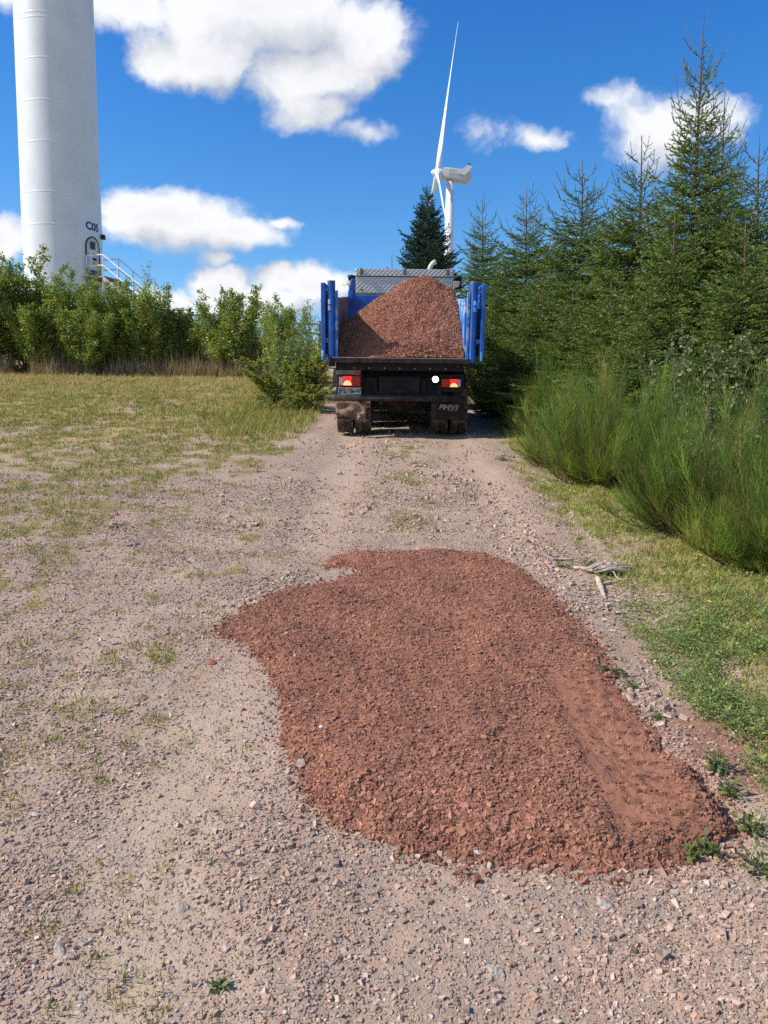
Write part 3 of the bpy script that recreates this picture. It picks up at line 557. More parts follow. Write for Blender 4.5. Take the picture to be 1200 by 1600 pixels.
# ------------------------------------------------------------------ conifers
def ribbons(P0, P1, w0, w1, col, rng):
    d = unit(P1-P0); s = unit(np.cross(d, rng.randn(len(P0), 3))); s2 = np.cross(d, s); n = len(P0)
    V = np.stack([P0-s*w0[:, None], P0+s*.5*w0[:, None]+s2*.87*w0[:, None], P0+s*.5*w0[:, None]-s2*.87*w0[:, None], P1-s*w1[:, None], P1+s*.5*w1[:, None]+s2*.87*w1[:, None], P1+s*.5*w1[:, None]-s2*.87*w1[:, None]], 1).reshape(-1, 3)
    b = (np.arange(n)*6)[:, None]; F = np.concatenate([b+np.array([t]) for t in ([0, 1, 4], [0, 4, 3], [1, 2, 5], [1, 5, 4], [2, 0, 3], [2, 3, 5])]); return V, F, np.repeat(col, 6, 0)
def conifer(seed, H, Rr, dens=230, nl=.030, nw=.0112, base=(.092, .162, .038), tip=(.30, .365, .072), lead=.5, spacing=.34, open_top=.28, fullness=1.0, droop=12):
    rg = np.random.RandomState(seed); segs = []; wood = []
    z = H-lead; zs = []
    k = 0
    while z > .15:
        t = (H-z)/H; zs.append((z, rg.randint(6, 9) if t > .2 else rg.randint(4, 7), 1.0)); 
        if t > open_top*.6: zs.append((z-spacing*rg.uniform(.2, .45), rg.randint(4, 7), .8)); zs.append((z-spacing*rg.uniform(.5, .8), rg.randint(4, 7), .68))
        z -= spacing*rg.uniform(.8, 1.15)*(1.15 if t < .25 else .85)
    up = np.array([0, 0, 1.0])
    segs.append((np.array([0, 0, H-lead*.95]), np.array([.01, 0, H]), .55, .8))
    for (z, nb, kf) in [q for q in zs if q[0] > .1]:
        t = (H-z)/H; a0 = rg.rand()*6.28
        for b in range(nb):
            az = a0+2*PI*b/nb+rg.uniform(-.35, .35); l = Rr*min(1.0, (t*1.42)**.9)*rg.uniform(.7, 1.12)*kf
            l = max(l, .16)*(1 if t < .8 else 1-.5*(t-.8)/.2)
            el = R(62*(1-t)**2.4+4-droop*t+rg.uniform(-7, 7)); tip_el = R(24 if t > .25 else 6); npt = max(4, int(l/.16)); p = np.array([0, 0, z]); pts = [p]; dirs = []
            for j in range(npt):
                f = j/npt; e = el+(tip_el)*(f**1.5)-R(8)*math.sin(f*PI); d = np.array([math.cos(az)*math.cos(e), math.sin(az)*math.cos(e), math.sin(e)]); p = p+d*l/npt; pts.append(p); dirs.append(d)
            for j in range(npt): wood.append((pts[j], pts[j+1], .002+.011*l*(1-j/npt), .002+.011*l*(1-(j+1)/npt)))
            bare = t < open_top
            if t < open_top*1.25 and l > .2 and rg.rand() < .5:
                cl_ = rg.uniform(.18, .42); cd_ = unit(np.array([math.cos(az)*.35, math.sin(az)*.35, 1.0])+rg.randn(3)*.08); segs.append((pts[-1], pts[-1]+cd_*cl_, .5, .5)); wood.append((pts[-1], pts[-1]+cd_*cl_, .005, .0035))
                for sg_ in (-1, 1): sd_ = unit(np.array([math.cos(az+sg_*1.2), math.sin(az+sg_*1.2), .8])); segs.append((pts[-1], pts[-1]+sd_*cl_*.6, .6, .6)); wood.append((pts[-1], pts[-1]+sd_*cl_*.6, .004, .003))
            for j in range(npt):
                if j/npt > .12: segs.append((pts[j], pts[j+1], .75 if bare else 1.0, j/npt))
            # twigs
            s = .10+.05*rg.rand(); side = 1
            while s < l:
                f = s/l; j = min(npt-1, int(f*npt)); o = pts[j]+(pts[j+1]-pts[j])*(f*npt-j); d = dirs[j]; perp = np.cross(up, d); perp /= np.linalg.norm(perp)+1e-9
                tl = min(.55, .40*(l-s)+.07)*rg.uniform(.7, 1.2)*(fullness if not bare else .8)
                an = R(rg.uniform(38, 62)); td = d*math.cos(an)+side*perp*math.sin(an)+up*rg.uniform(-.28, .14); td /= np.linalg.norm(td)
                e = o+td*tl; segs.append((o, e, .8 if bare else 1.0, .4+.6*rg.rand()))
                if tl > .15:
                    ss = .05; sd2 = 1; pp = np.cross(up, td); pp /= np.linalg.norm(pp)+1e-9
                    while ss < tl*.92:
                        l2 = (.42*(tl-ss)+.045)*rg.uniform(.7, 1.2); d2 = td*.64+sd2*pp*.70+up*rg.uniform(-.3, .2); segs.append((o+td*ss, o+td*ss+unit(d2)*l2, 1.0, .6+.4*rg.rand())); ss += .068/fullness; sd2 = -sd2
                side = -side; s += (.085 if bare else .072)/fullness
    P0 = np.array([q[0] for q in segs]); P1 = np.array([q[1] for q in segs]); dn = np.array([q[2] for q in segs]); tp = np.array([q[3] for q in segs])
    Ln = np.linalg.norm(P1-P0, axis=1); cnt = np.maximum(3, (Ln*dens*dn).astype(int)); idx = np.repeat(np.arange(len(P0)), cnt); m = len(idx); f = rg.rand(m)
    ax = unit(P1-P0)[idx]; pt = P0[idx]+(P1-P0)[idx]*f[:, None]; rad = unit(np.cross(ax, rg.randn(m, 3))); rad[:, 2] += .15; nd = unit(ax*rg.uniform(.8, 1.3, (m, 1))+rad*.75); ln = nl*rg.uniform(.7, 1.2, m)*(.6+.4*dn[idx]); sd = unit(np.cross(nd, rg.randn(m, 3)))*(nw*.5)
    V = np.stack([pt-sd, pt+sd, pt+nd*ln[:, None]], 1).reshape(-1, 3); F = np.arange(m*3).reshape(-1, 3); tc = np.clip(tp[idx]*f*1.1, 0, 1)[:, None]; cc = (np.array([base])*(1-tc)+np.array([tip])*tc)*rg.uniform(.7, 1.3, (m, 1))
    Wv = ribbons(P0, P1, np.full(len(P0), .0028), np.full(len(P0), .0014), np.repeat(np.array([(.10, .085, .05)]), len(P0), 0), rg)
    W0 = np.array([w[0] for w in wood]); W1 = np.array([w[1] for w in wood]); Wb = ribbons(W0, W1, np.array([w[2] for w in wood]), np.array([w[3] for w in wood]), np.repeat(np.array([(.15, .115, .08)]), len(W0), 0), rg)
    Vt, Ft, Ct = join([(V, F, np.repeat(cc, 3, 0)), Wv, Wb]); me = mesh_np('crown', Vt, [Ft], col=Ct); me.materials.append(M['needle'])
    mb = MB(); pts = []; rr = []
    for k in range(14):
        f = k/13; pts.append((.03*math.sin(f*7+seed)*(1-f), .03*math.cos(f*5+seed)*(1-f), f*H-.1*(k == 0))); rr.append(.006+.011*H*(1-f)**1.1)
    mb.tube(pts, rr, 10); tmp = mb.build('trunk', M['bark'], smooth=True); tm = tmp.data; bpy.data.objects.remove(tmp); return me, tm, H
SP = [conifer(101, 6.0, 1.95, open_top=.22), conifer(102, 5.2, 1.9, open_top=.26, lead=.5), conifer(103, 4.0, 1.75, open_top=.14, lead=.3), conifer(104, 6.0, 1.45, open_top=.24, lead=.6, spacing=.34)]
FIR = conifer(110, 7.0, 2.3, dens=170, nl=.055, nw=.016, base=(.034, .066, .046), tip=(.06, .105, .065), lead=.3, spacing=.30, open_top=.06, fullness=1.05, droop=6)
def tree(name, proto, px, py, Y, label, group, cat, rz, lean=0.0, wide=1.0, px_base=None):
    top = AT(px, py, Y); q = AT(px_base if px_base else px, 560, Y); bxx, byy = (q[0], Y); zz = float(gz(bxx, byy))-.05; h = top[2]-zz; k = h/proto[2]
    o = empty(name, (bxx, byy, zz), 0, (k*wide, k*wide, k)); o.rotation_euler = (0, math.atan2(top[0]-bxx, h), 0)
    o.rotation_mode = 'XYZ'; o.rotation_euler.z = 0
    for (nm, me) in (('crown', proto[0]), ('trunk', proto[1])):
        c = bpy.data.objects.new(nm, me); link(c, o); c.rotation_euler = (0, 0, rz)
    return tag(o, label, cat, group)
GT = 'young spruces along the right of the track'
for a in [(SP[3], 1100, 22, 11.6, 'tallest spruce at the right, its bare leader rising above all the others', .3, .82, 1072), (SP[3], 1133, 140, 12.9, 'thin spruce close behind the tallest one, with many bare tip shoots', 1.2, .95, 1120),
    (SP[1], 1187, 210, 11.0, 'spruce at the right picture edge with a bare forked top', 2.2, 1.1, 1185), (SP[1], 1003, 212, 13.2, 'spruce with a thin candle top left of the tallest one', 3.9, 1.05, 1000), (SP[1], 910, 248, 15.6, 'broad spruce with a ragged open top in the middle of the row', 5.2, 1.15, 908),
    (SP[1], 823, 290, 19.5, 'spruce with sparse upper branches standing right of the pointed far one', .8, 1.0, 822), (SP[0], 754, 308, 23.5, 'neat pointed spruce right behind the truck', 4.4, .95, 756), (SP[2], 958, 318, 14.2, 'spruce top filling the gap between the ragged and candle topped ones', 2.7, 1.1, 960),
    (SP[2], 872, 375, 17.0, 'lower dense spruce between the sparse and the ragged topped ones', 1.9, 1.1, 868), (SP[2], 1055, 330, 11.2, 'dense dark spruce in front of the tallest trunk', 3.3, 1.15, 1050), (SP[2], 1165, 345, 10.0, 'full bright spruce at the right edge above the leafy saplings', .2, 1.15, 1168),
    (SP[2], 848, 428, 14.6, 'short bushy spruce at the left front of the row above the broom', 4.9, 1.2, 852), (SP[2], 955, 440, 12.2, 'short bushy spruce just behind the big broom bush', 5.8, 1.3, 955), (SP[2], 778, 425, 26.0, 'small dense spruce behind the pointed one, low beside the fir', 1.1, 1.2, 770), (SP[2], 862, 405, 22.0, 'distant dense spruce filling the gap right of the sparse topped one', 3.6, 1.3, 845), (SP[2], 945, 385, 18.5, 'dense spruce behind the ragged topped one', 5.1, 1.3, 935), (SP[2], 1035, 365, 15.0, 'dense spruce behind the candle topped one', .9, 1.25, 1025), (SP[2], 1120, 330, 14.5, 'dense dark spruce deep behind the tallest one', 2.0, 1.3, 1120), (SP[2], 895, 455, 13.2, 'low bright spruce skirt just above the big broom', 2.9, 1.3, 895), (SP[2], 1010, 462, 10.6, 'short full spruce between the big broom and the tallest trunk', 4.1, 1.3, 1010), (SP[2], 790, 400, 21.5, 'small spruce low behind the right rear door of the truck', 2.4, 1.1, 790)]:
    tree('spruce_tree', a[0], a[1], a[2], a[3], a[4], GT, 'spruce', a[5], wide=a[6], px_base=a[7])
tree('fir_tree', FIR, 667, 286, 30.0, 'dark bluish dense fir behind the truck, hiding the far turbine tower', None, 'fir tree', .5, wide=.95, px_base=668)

# ------------------------------------------------------------------ broom bushes
def broom(seed, H, Rr, ns=5200, nm=90, green=((.175, .26, .035), (.235, .31, .045), (.13, .215, .035), (.30, .29, .065), (.155, .245, .045)), w=.0039):
    rg = np.random.RandomState(seed); az = rg.rand(nm)*6.28; tl = R(84)*rg.rand(nm)**.85; L0 = H*rg.uniform(.3, 1.08, nm)*(1-.33*tl); up = np.array([0, 0, 1.0]); K = 6
    d = np.stack([np.cos(az)*np.sin(tl), np.sin(az)*np.sin(tl), np.cos(tl)], -1); d[:, :2] *= Rr/(H*.62); d = unit(d); pts = [np.stack([np.cos(az)*.3*Rr, np.sin(az)*.3*Rr, np.full(nm, -.03)], -1)*rg.uniform(.05, 1.7, (nm, 1))]; pts[0][:, 2] = -.03; dirs = []
    for k in range(K): dd = unit(d+up*.10*k+rg.randn(nm, 3)*.07); dirs.append(dd); pts.append(pts[-1]+dd*(L0/K)[:, None])
    Wp = []
    for k in range(K-1): Wp.append(ribbons(pts[k], pts[k+1], np.full(nm, .008*(1-k/K)+.001), np.full(nm, .008*(1-(k+1)/K)+.001), np.repeat(np.array([(.07, .05, .032)]), nm, 0)*rg.uniform(.7, 1.4, (nm, 1)), rg))
    i = rg.randint(0, nm, ns); f = rg.uniform(.03, 1.0, ns)**.8*K; k = np.minimum(K-1, f.astype(int)); Pp = np.array(pts); Dd = np.array(dirs); fr = (f-k)[:, None]; st = Pp[k, i]*(1-fr)+Pp[k+1, i]*fr; dr = Dd[k, i]
    mo2 = np.random.RandomState(seed+1).randn(nm, 3)*.2; sd = unit(dr*.7+up*.42+mo2[i]+rg.randn(ns, 3)*.36); ln = H*rg.uniform(.08, .27, ns)*(.6+.8*rg.rand(nm)[i]); pal = np.array(green); brown = ((f/K < .35) & (rg.rand(ns) < .7)) | (rg.rand(ns) < .11); mc = pal[rg.randint(0, len(pal), nm)]*rg.uniform(.42, 1.25, (nm, 1)); cc = mc[i]*rg.uniform(.75, 1.25, (ns, 1)); moff = rg.randn(nm, 3)*.22; cc[brown] = np.array([(.11, .075, .04)])*rg.uniform(.6, 1.3, (brown.sum(), 1))
    out = []; p = st; q = sd; K2 = 3
    for s in range(K2):
        q2 = unit(q+up*.12+rg.randn(ns, 3)*.13); e = p+q2*(ln/K2)[:, None]; wv = unit(np.cross(q2, rg.randn(ns, 3)))*w*.5; w0, w1 = 1-s/K2*.7, 1-(s+1)/K2*.7
        V = np.stack([p-wv*w0, p+wv*w0, e+wv*w1, e-wv*w1], 1).reshape(-1, 3); b = (np.arange(ns)*4)[:, None]; out.append((V, np.concatenate([b+np.array([[0, 1, 2]]), b+np.array([[0, 2, 3]])]), np.repeat(cc, 4, 0))); p, q = e, q2
    Vs, Fs, Cs = join(out); me = mesh_np('green_stems', Vs, [Fs], col=Cs); me.materials.append(M['broom']); Vw, Fw, Cw = join(Wp); mw = mesh_np('woody_branches', Vw, [Fw], col=Cw); mw.materials.append(M['stone']); return me, mw, H
BR = [broom(201, 1.6, 1.1, 24000, 190), broom(202, 1.3, .9, 19000, 160), broom(203, 1.6, .9, 15000, 120)]
def bush(name, proto, px, py, h, label, group, rz, wide=1.0, cat='bush', Y=None):
    q = G(px, py); k = h/proto[2]; o = empty(name, (q[0], q[1], float(gz(*q))), 0, (k*wide, k*wide, k)); o.rotation_euler = (0, 0, rz)
    for me in proto[:2]: link(bpy.data.objects.new(me.name.split('.')[0], me), o)
    return tag(o, label, cat, group)
GB = 'broom bushes along the right verge'
for a in [(BR[0], 945, 765, 1.42, 'largest broom bush, bright green stems fanning out over brown bare wood, on the right verge', 0, .95), (BR[1], 1095, 852, 1.1, 'dense dark green broom bush in front of the leafy saplings', 1.3, .95), (BR[1], 1215, 905, 1.0, 'broom bush cut by the right picture edge beside the weeds', 2.6, 1.0),
    (BR[2], 1150, 740, 1.5, 'tall broom behind the willow saplings at the right', .7, 1.0), (BR[0], 985, 700, 1.65, 'tall broom standing behind the largest broom bush', 3.3, .9), (BR[2], 868, 690, 1.55, 'upright light green broom at the left end of the sunny row', 4.2, .85), (BR[2], 792, 655, 1.6, 'broom bush in the shadow right of the truck', 5.5, 1.1),
    (BR[0], 772, 622, 2.0, 'tall shaded broom bush beside the right rear door of the truck', 1.9, .9), (BR[1], 1150, 800, 1.25, 'broom bush right behind the dark dense one', 3.9, 1.0), (BR[1], 885, 735, 1.1, 'low broom at the left foot of the largest bush', 2.2, .9), (BR[1], 1210, 915, .5, 'low tuft of broom at the right picture edge, nearest of all', .4, 1.0), (BR[2], 838, 640, 1.6, 'broom bush behind the shaded one, under the short spruce', 2.9, 1.0)]:
    bush('broom_bush', a[0], a[1], a[2], a[3], a[4], GB, a[5], a[6])

# ------------------------------------------------------------------ leafy shrubs and saplings
def leafy(seed, H, Rr, stems, nleaf, ls, pal, upright=.75, low=.08, twl=.22, bark='bark_grey', wisp=.25, aspect=.62):
    rg = np.random.RandomState(seed); tw = []; wood = []; up = np.array([0, 0, 1.0])
    for s in range(stems):
        az = rg.rand()*6.28; h = H*(1.0 if s == 0 else rg.uniform(.74, 1.0)); out = 0.12*Rr if s == 0 else Rr*rg.uniform(.25, .9); K = 10; pts = []
        b = np.array([math.cos(az), math.sin(az), 0])*rg.uniform(0, .18)*Rr; b[2] = -.05
        for k in range(K+1):
            f = k/K; pts.append(b+np.array([math.cos(az), math.sin(az), 0])*out*(f**.9)+up*h*f+np.array([rg.randn(), rg.randn(), 0])*.025*H*f)
        for k in range(K): wood.append((pts[k], pts[k+1], .008*H*(1-k/K)*.8+.003, .008*H*(1-(k+1)/K)*.8+.003))
        nt_ = int(26*H/3); 
        for t in range(nt_):
            f = low+(1-low)*rg.rand(); k = min(K-1, int(f*K)); p = pts[k]+(pts[k+1]-pts[k])*(f*K-k); a2 = rg.rand()*6.28; l = (twl*H)*(1-f)**.7*rg.uniform(.5, 1.2)+.06*H*rg.rand()
            d = unit(np.array([math.cos(a2), math.sin(a2), 0])*(1-upright*.7)+up*upright*rg.uniform(.3, 1.0)); tw.append((p, p+d*l)); wood.append((p, p+d*l, .0035, .0015))
        tw.append((pts[-3], pts[-1]))
    P0 = np.array([t[0] for t in tw]); P1 = np.array([t[1] for t in tw]); L0 = np.linalg.norm(P1-P0, axis=1); i = rg.choice(len(P0), nleaf, p=L0/L0.sum()); f = rg.rand(nleaf)
    pos = P0[i]+(P1-P0)[i]*f[:, None]+rg.randn(nleaf, 3)*.022*H*np.array([1, 1, .8]); top = pos[:, 2] > H*(1-wisp); pos[top] = (P0[i]+(P1-P0)[i]*f[:, None])[top]+rg.randn(top.sum(), 3)*.008*H
    keep = ~(top & (rg.rand(nleaf) < .35)) & (pos[:, 2] > .05); pos = pos[keep]; n = len(pos); ax = unit(rg.randn(n, 3)+np.array([0, 0, .1])); nr = unit(rg.randn(n, 3)*.8+np.array([-.2, -.3, .8])); l = ls*rg.uniform(.6, 1.25, n)
    pal = np.array(pal); ti = rg.randint(0, len(pal), len(P0))[i][keep]; V, F, Cc = leafq(pos, ax, nr, l, l*aspect, pal[ti]*rg.uniform(.65, 1.35, (n, 1))); me = mesh_np('crown', V, [F], col=Cc); me.materials.append(M['leaf'])
    W = ribbons(np.array([w[0] for w in wood]), np.array([w[1] for w in wood]), np.array([w[2] for w in wood]), np.array([w[3] for w in wood]), np.repeat(np.array([(.13, .10, .075)]), len(wood), 0), rg); mw = mesh_np('trunk', W[0], [W[1]], col=W[2]); mw.materials.append(M['stone']); return me, mw, H
BG = [(.23, .30, .045), (.17, .245, .045), (.28, .33, .06), (.32, .32, .065), (.18, .26, .06)]; YG = [(.29, .30, .06), (.36, .31, .07), (.23, .28, .055), (.19, .25, .05)]
LF = [leafy(401, 5.0, 1.9, 12, 30000, .105, BG, low=.17, wisp=.15), leafy(402, 5.2, 1.7, 11, 26000, .10, YG+BG, low=.18), leafy(403, 4.2, 2.1, 13, 29000, .10, BG+[(.30, .30, .08)], low=.13, wisp=.15), leafy(404, 5.0, 1.2, 7, 7500, .08, BG, low=.1, wisp=.5)]
def ltree(name, proto, px, py, Y, label, group, rz, wide=1.0, cat='tree', yb=None):
    top = AT(px, py, Y); zz = float(gz(top[0], Y)); h = top[2]-zz; k = h/proto[2]; o = empty(name, (top[0], Y, zz), rz, (k*wide, k*wide, k))
    for me in proto[:2]: link(bpy.data.objects.new(me.name.split('.')[0], me), o)
    return tag(o, label, cat, group)
GL = 'young birches and willows along the bank'
for a in [(LF[1], 44, 380, 33.6, 'yellow tinged young tree with a wispy top at the foot of the turbine, left edge', .4, 1.15), (LF[0], -15, 408, 33.0, 'green young tree cut by the left picture edge', 1.6, 1.2), (LF[0], 98, 416, 34.2, 'round green young tree in front of the middle of the white tower', 2.8, 1.15), (LF[1], 152, 420, 33.6, 'young tree with a golden top in front of the turbine door', 3.6, 1.0),
    (LF[3], 238, 408, 34.4, 'tall wispy sapling beside the turbine stairs', 5.1, 1.0), (LF[0], 203, 432, 33.4, 'bushy young tree in front of the turbine stairs', 4.4, 1.1), (LF[2], 274, 470, 34.0, 'low dark young tree in front of the first fence post', 2.0, .95), (LF[2], 345, 445, 32.6, 'broad round young tree standing alone between the fence posts', .9, 1.05),
    (LF[3], 392, 478, 34.5, 'thin sapling just in front of the second fence post', 3.0, 1.2), (LF[0], 440, 458, 29.0, 'tall young tree with a loose top left of the truck', 5.7, .95), (LF[3], 482, 468, 27.5, 'wispy sapling behind the left rear door of the truck', 1.1, 1.3), (LF[2], 62, 470, 32.6, 'lower green young tree in front of the yellow tinged one', 5.0, 1.0), (LF[2], 305, 494, 34.6, 'dark low bush tree on the bank between the lone round tree and the stairs', 3.7, 1.3), (LF[2], 402, 508, 34.2, 'low bush tree below the second fence post', 1.4, 1.2), (LF[2], 250, 470, 33.2, 'low spreading bush tree right of the stairs', 2.6, 1.1), (LF[0], 130, 470, 32.4, 'low green bush tree in front of the tower base', .2, 1.2)]:
    ltree('young_tree', a[0], a[1], a[2], a[3], a[4], GL, a[5], a[6])
SH = [leafy(410, 1.9, 1.1, 10, 9500, .055, [(.18, .23, .065), (.22, .27, .085), (.13, .19, .06)], low=.05, wisp=.15), leafy(411, 2.0, 1.1, 9, 8000, .06, YG, low=.03, wisp=.3), leafy(412, 1.2, 1.2, 12, 7500, .05, YG, low=.02, wisp=.3)]
for a in [(SH[0], 445, 512, 20.5, 'grey green leafy shrub by the left side of the truck', .5, 1.0), (SH[1], 488, 508, 23.5, 'yellow green shrub right behind the truck\'s left door', 2.0, 1.3), (SH[2], 452, 560, 19.0, 'low bright shrub spreading at the left edge of the track', 4.0, 1.8), (SH[2], 425, 612, 17.0, 'lowest yellow green undergrowth shrub nearest the camera on the left', 1.0, 2.3), (SH[2], 465, 598, 17.6, 'yellow green undergrowth at the track edge beside the left truck wheels', 5.2, 1.8), (SH[1], 470, 530, 21.8, 'middle yellow green shrub left of the truck', 4.6, 1.3), (SH[2], 500, 570, 22.0, 'pale shrub between the truck and the yellow green one', 3.1, 1.7)]:
    ltree('shrub', a[0], a[1], a[2], a[3], a[4], 'leafy shrubs left of the truck', a[5], a[6], 'shrub')
b_ = bush('broom_bush', BR[2], 405, 590, 1.3, 'small dark green broom at the foot of the bank, far left of the truck', None, 1.0, 1.1)
SA = [leafy(420, 1.9, .55, 6, 900, .055, [(.15, .20, .075), (.12, .17, .06), (.19, .23, .10)], upright=.6, low=.3, aspect=.75), leafy(421, 1.4, .4, 5, 420, .06, [(.20, .25, .12), (.16, .21, .09)], upright=.85, low=.25, aspect=.38)]
for a in [(SA[0], 1085, 512, 8.6, 'leafy poplar sapling with shiny leaves under the tallest spruce', .3, 1.1), (SA[0], 1160, 515, 8.9, 'second leafy poplar sapling, at the right picture edge', 2.2, 1.1), (SA[0], 1035, 540, 8.9, 'lower leafy sapling left of the shiny poplar', 4.0, .9), (SA[1], 1130, 600, 6.9, 'pale silvery willow sapling above the dark broom', 1.0, 1.2), (SA[1], 1085, 660, 6.6, 'small pale willow shoot at the left of the silvery one', 3.0, 1.0), (SA[1], 1040, 790, 6.4, 'tiny leafy shoot at the foot of the largest broom', 3.0, 1.2)]:
    ltree('leafy_sapling', a[0], a[1], a[2], a[3], a[4], 'leafy saplings among the broom', a[5], a[6], 'sapling')
# boulders at the foot of the bank
for i, (px, py, r, l) in enumerate([(8, 566, .55, 'big dark boulder at the left picture edge under the trees'), (40, 572, .45, 'boulder half hidden under the yellow tinged tree'), (182, 588, .42, 'brown boulder at the foot of the bank below the stairs'), (292, 570, .50, 'pinkish boulder left of the lone round tree'), (312, 574, .38, 'smaller boulder touching the pinkish one'), (372, 566, .55, 'grey boulder right of the lone round tree'), (396, 572, .42, 'boulder at the right end of the bank'), (140, 572, .45, 'dark boulder in the shade under the trees'), (262, 566, .45, 'boulder below the first fence post'), (385, 552, .5, 'upper boulder piled behind the grey one')]):
    d = AT(px, py, 34.6+(.8 if i == 9 else 0)); o = bpy.data.objects.new('boulder', RM[i % 4]); o.scale = (r*1.25, r, r*.9); o.rotation_euler = (0, 0, i*1.3); o.location = (d[0], d[1], float(gz(d[0], d[1]))+r*.3); link(o); tag(o, l, 'boulder', 'boulders along the foot of the bank')
# fence on the bank
fx = [AT(p, 490, 38.5)[0] for p in (-60, 40, 150, 262, 393, 500)]; o = empty('rail_fence', (fx[0], 38.5, 0)); tops = []
for x_ in fx:
    zb = float(gz(x_, 38.5)); px_f = 0
    zt = AT(262, 482, 38.5)[2] if x_ < fx[4]-.1 else AT(393, 497, 38.5)[2]-.1*(x_ > fx[4]+.1)
    mb = MB().tube([(x_-fx[0], 0, min(zb, zt-1.1)-.2), (x_-fx[0], 0, zt-.03), (x_-fx[0], 0, zt)], [.075, .07, .05], 9); mb.build('post', M['fence'], o); tops.append((x_-fx[0], zt))
for dz in (.18, .62):
    mb = MB()
    for (a, b) in zip(tops[:-1], tops[1:]): mb.tube([(a[0], -.09, a[1]-dz), (b[0], -.09, b[1]-dz)], .045, 7)
    mb.build('rail', M['fence'], o)
tag(o, 'grey wooden post and rail fence on top of the bank', 'fence')

# ------------------------------------------------------------------ near turbine tower
TY = 44.0; tb = AT(100.5, 430, TY); TX = tb[0]; tz0 = float(gz(TX, TY))-.3; TR = 2.07; TH = 62.0
o = empty('turbine_tower', (TX, TY, 0)); rings = [AT(100, r, TY-TR)[2] for r in (16, 24, 88, 154, 219, 298, 349)]; z = rings[0]+2.7
while z < TH: rings.append(z); z += 2.75
def trad(z): return TR*(1-.0022*(z-8)) if z < 26 else TR*(1-.0022*18)*(1-.0085*(z-26))
prof = [tz0]+sorted(rings)+[TH]; n = 96; vs = []; fs_ = []
lev = [(tz0, trad(tz0))]
for z in sorted(rings): lev += [(z-.07, trad(z)), (z-.035, trad(z)), (z-.018, trad(z)+.006), (z+.018, trad(z)+.006), (z+.035, trad(z)), (z+.07, trad(z))]
lev.append((TH, trad(TH)))
for (z, r) in lev: vs += [(r*math.cos(2*PI*k/n), r*math.sin(2*PI*k/n), z) for k in range(n)]
for i in range(len(lev)-1): fs_ += [(i*n+k, i*n+(k+1) % n, (i+1)*n+(k+1) % n, (i+1)*n+k) for k in range(n)]
fs_.append(tuple((len(lev)-1)*n+k for k in range(n))); MB().add(vs, fs_).build('tower', M['turbine'], o, smooth=True)
DA = math.atan2(-TY, -TX)+R(47)                                         # bearing of the door
def cyl(a, z, r=0.0): rr = trad(z)+r; return Vector((rr*math.cos(a), rr*math.sin(a), z))
zp = AT(160, 433, TY-1.3)[2]                           # platform level
dh, dw = 2.15, .47/TR
def arch(off, out):
    pts = [cyl(DA-dw-off, zp-.1, out)]
    for k in range(13):
        t = PI*k/12; pts.append(cyl(DA-(dw+off)*math.cos(t), zp+dh-.5+(.5+off*TR)*math.sin(t), out))
    pts.append(cyl(DA+dw+off, zp-.1, out)); return pts
a_ = arch(0, .03); mb = MB().add(a_, [tuple(range(len(a_)))]); d_ = mb.build('door', M['turbine_dark'], o)
MB().tube(arch(.02, .03), .035, 6).build('door_seal', M['black'], d_)
def onw(a0, a1, z0, z1, out, name, mat, par): mb = MB(); mb.add([cyl(a0, z0, out), cyl(a1, z0, out), cyl(a1, z1, out), cyl(a0, z1, out), cyl(a0, z0, 0), cyl(a1, z0, 0), cyl(a1, z1, 0), cyl(a0, z1, 0)], [(0, 1, 2, 3), (0, 4, 5, 1), (1, 5, 6, 2), (2, 6, 7, 3), (3, 7, 4, 0)]); return mb.build(name, mat, par)
onw(DA-.10, DA+.06, zp+1.55, zp+1.95, .05, 'louvre', M['louvre'], d_); onw(DA-.02, DA+.12, zp+1.25, zp+1.33, .045, 'notice', M['louvre'], d_); onw(DA-.02, DA+.1, zp+.72, zp+.9, .045, 'warning_label', M['yellow'], d_); onw(DA-.02, DA+.1, zp+.98, zp+1.12, .045, 'label_plate', M['navy'], d_); onw(DA-.12, DA+.1, zp+.2, zp+.45, .05, 'lower_louvre', M['louvre'], d_)
onw(DA-.42, DA-.405, tz0, AT(125, 352, TY-TR)[2], .012, 'cable_duct', M['rail'], o)
zt = AT(148, 350, TY-1.4)[2]
text_obj('lettering', 'C05', .56, M['navy'], o, None, bend=lambda c: cyl(DA+.02+c.x/TR, zt+c.y, .012+c.z), width=.98)
mb = MB(); q = cyl(DA+.46, zp+2.35, .02); mb.box(-.09, .09, -.12, .12, -.12, .12, Matrix.Translation(q+Vector((.12, -.05, .05)))); mb.tube([q, q+Vector((.1, -.04, 0))], .03, 6); mb.build('lamp', M['black'], o)
# platform and stairs
ud = Vector((math.cos(DA), math.sin(DA), 0)); vd = Vector((-math.sin(DA), math.cos(DA), 0)); c0 = Vector((0, 0, zp))+ud*TR
st = empty('access_stairs', (TX, TY, 0)); W2 = .62; PL = 1.15; RUN = 2.9; DROP = 2.1
def pt(u, v, z): return c0+ud*u+vd*v+Vector((0, 0, z))
def rod(mb, a, b, r=.032): mb.tube([a, b], r, 7)
mb = MB(); Mx = Matrix(((ud.x, vd.x, 0, c0.x), (ud.y, vd.y, 0, c0.y), (0, 0, 1, c0.z), (0, 0, 0, 1))); mb.box(-.1, PL, -W2, W2, -.08, 0, Mx); mb.build('platform', M['rim'], st)
mb = MB()
for k in range(10): u = PL+RUN*(k+.5)/10; z = -DROP*(k+1)/10.0; mb.box(u-.15, u+.15, -W2+.04, W2-.04, z-.02, z+.02, Mx)
mb.build('steps', M['rim'], st); mb = MB()
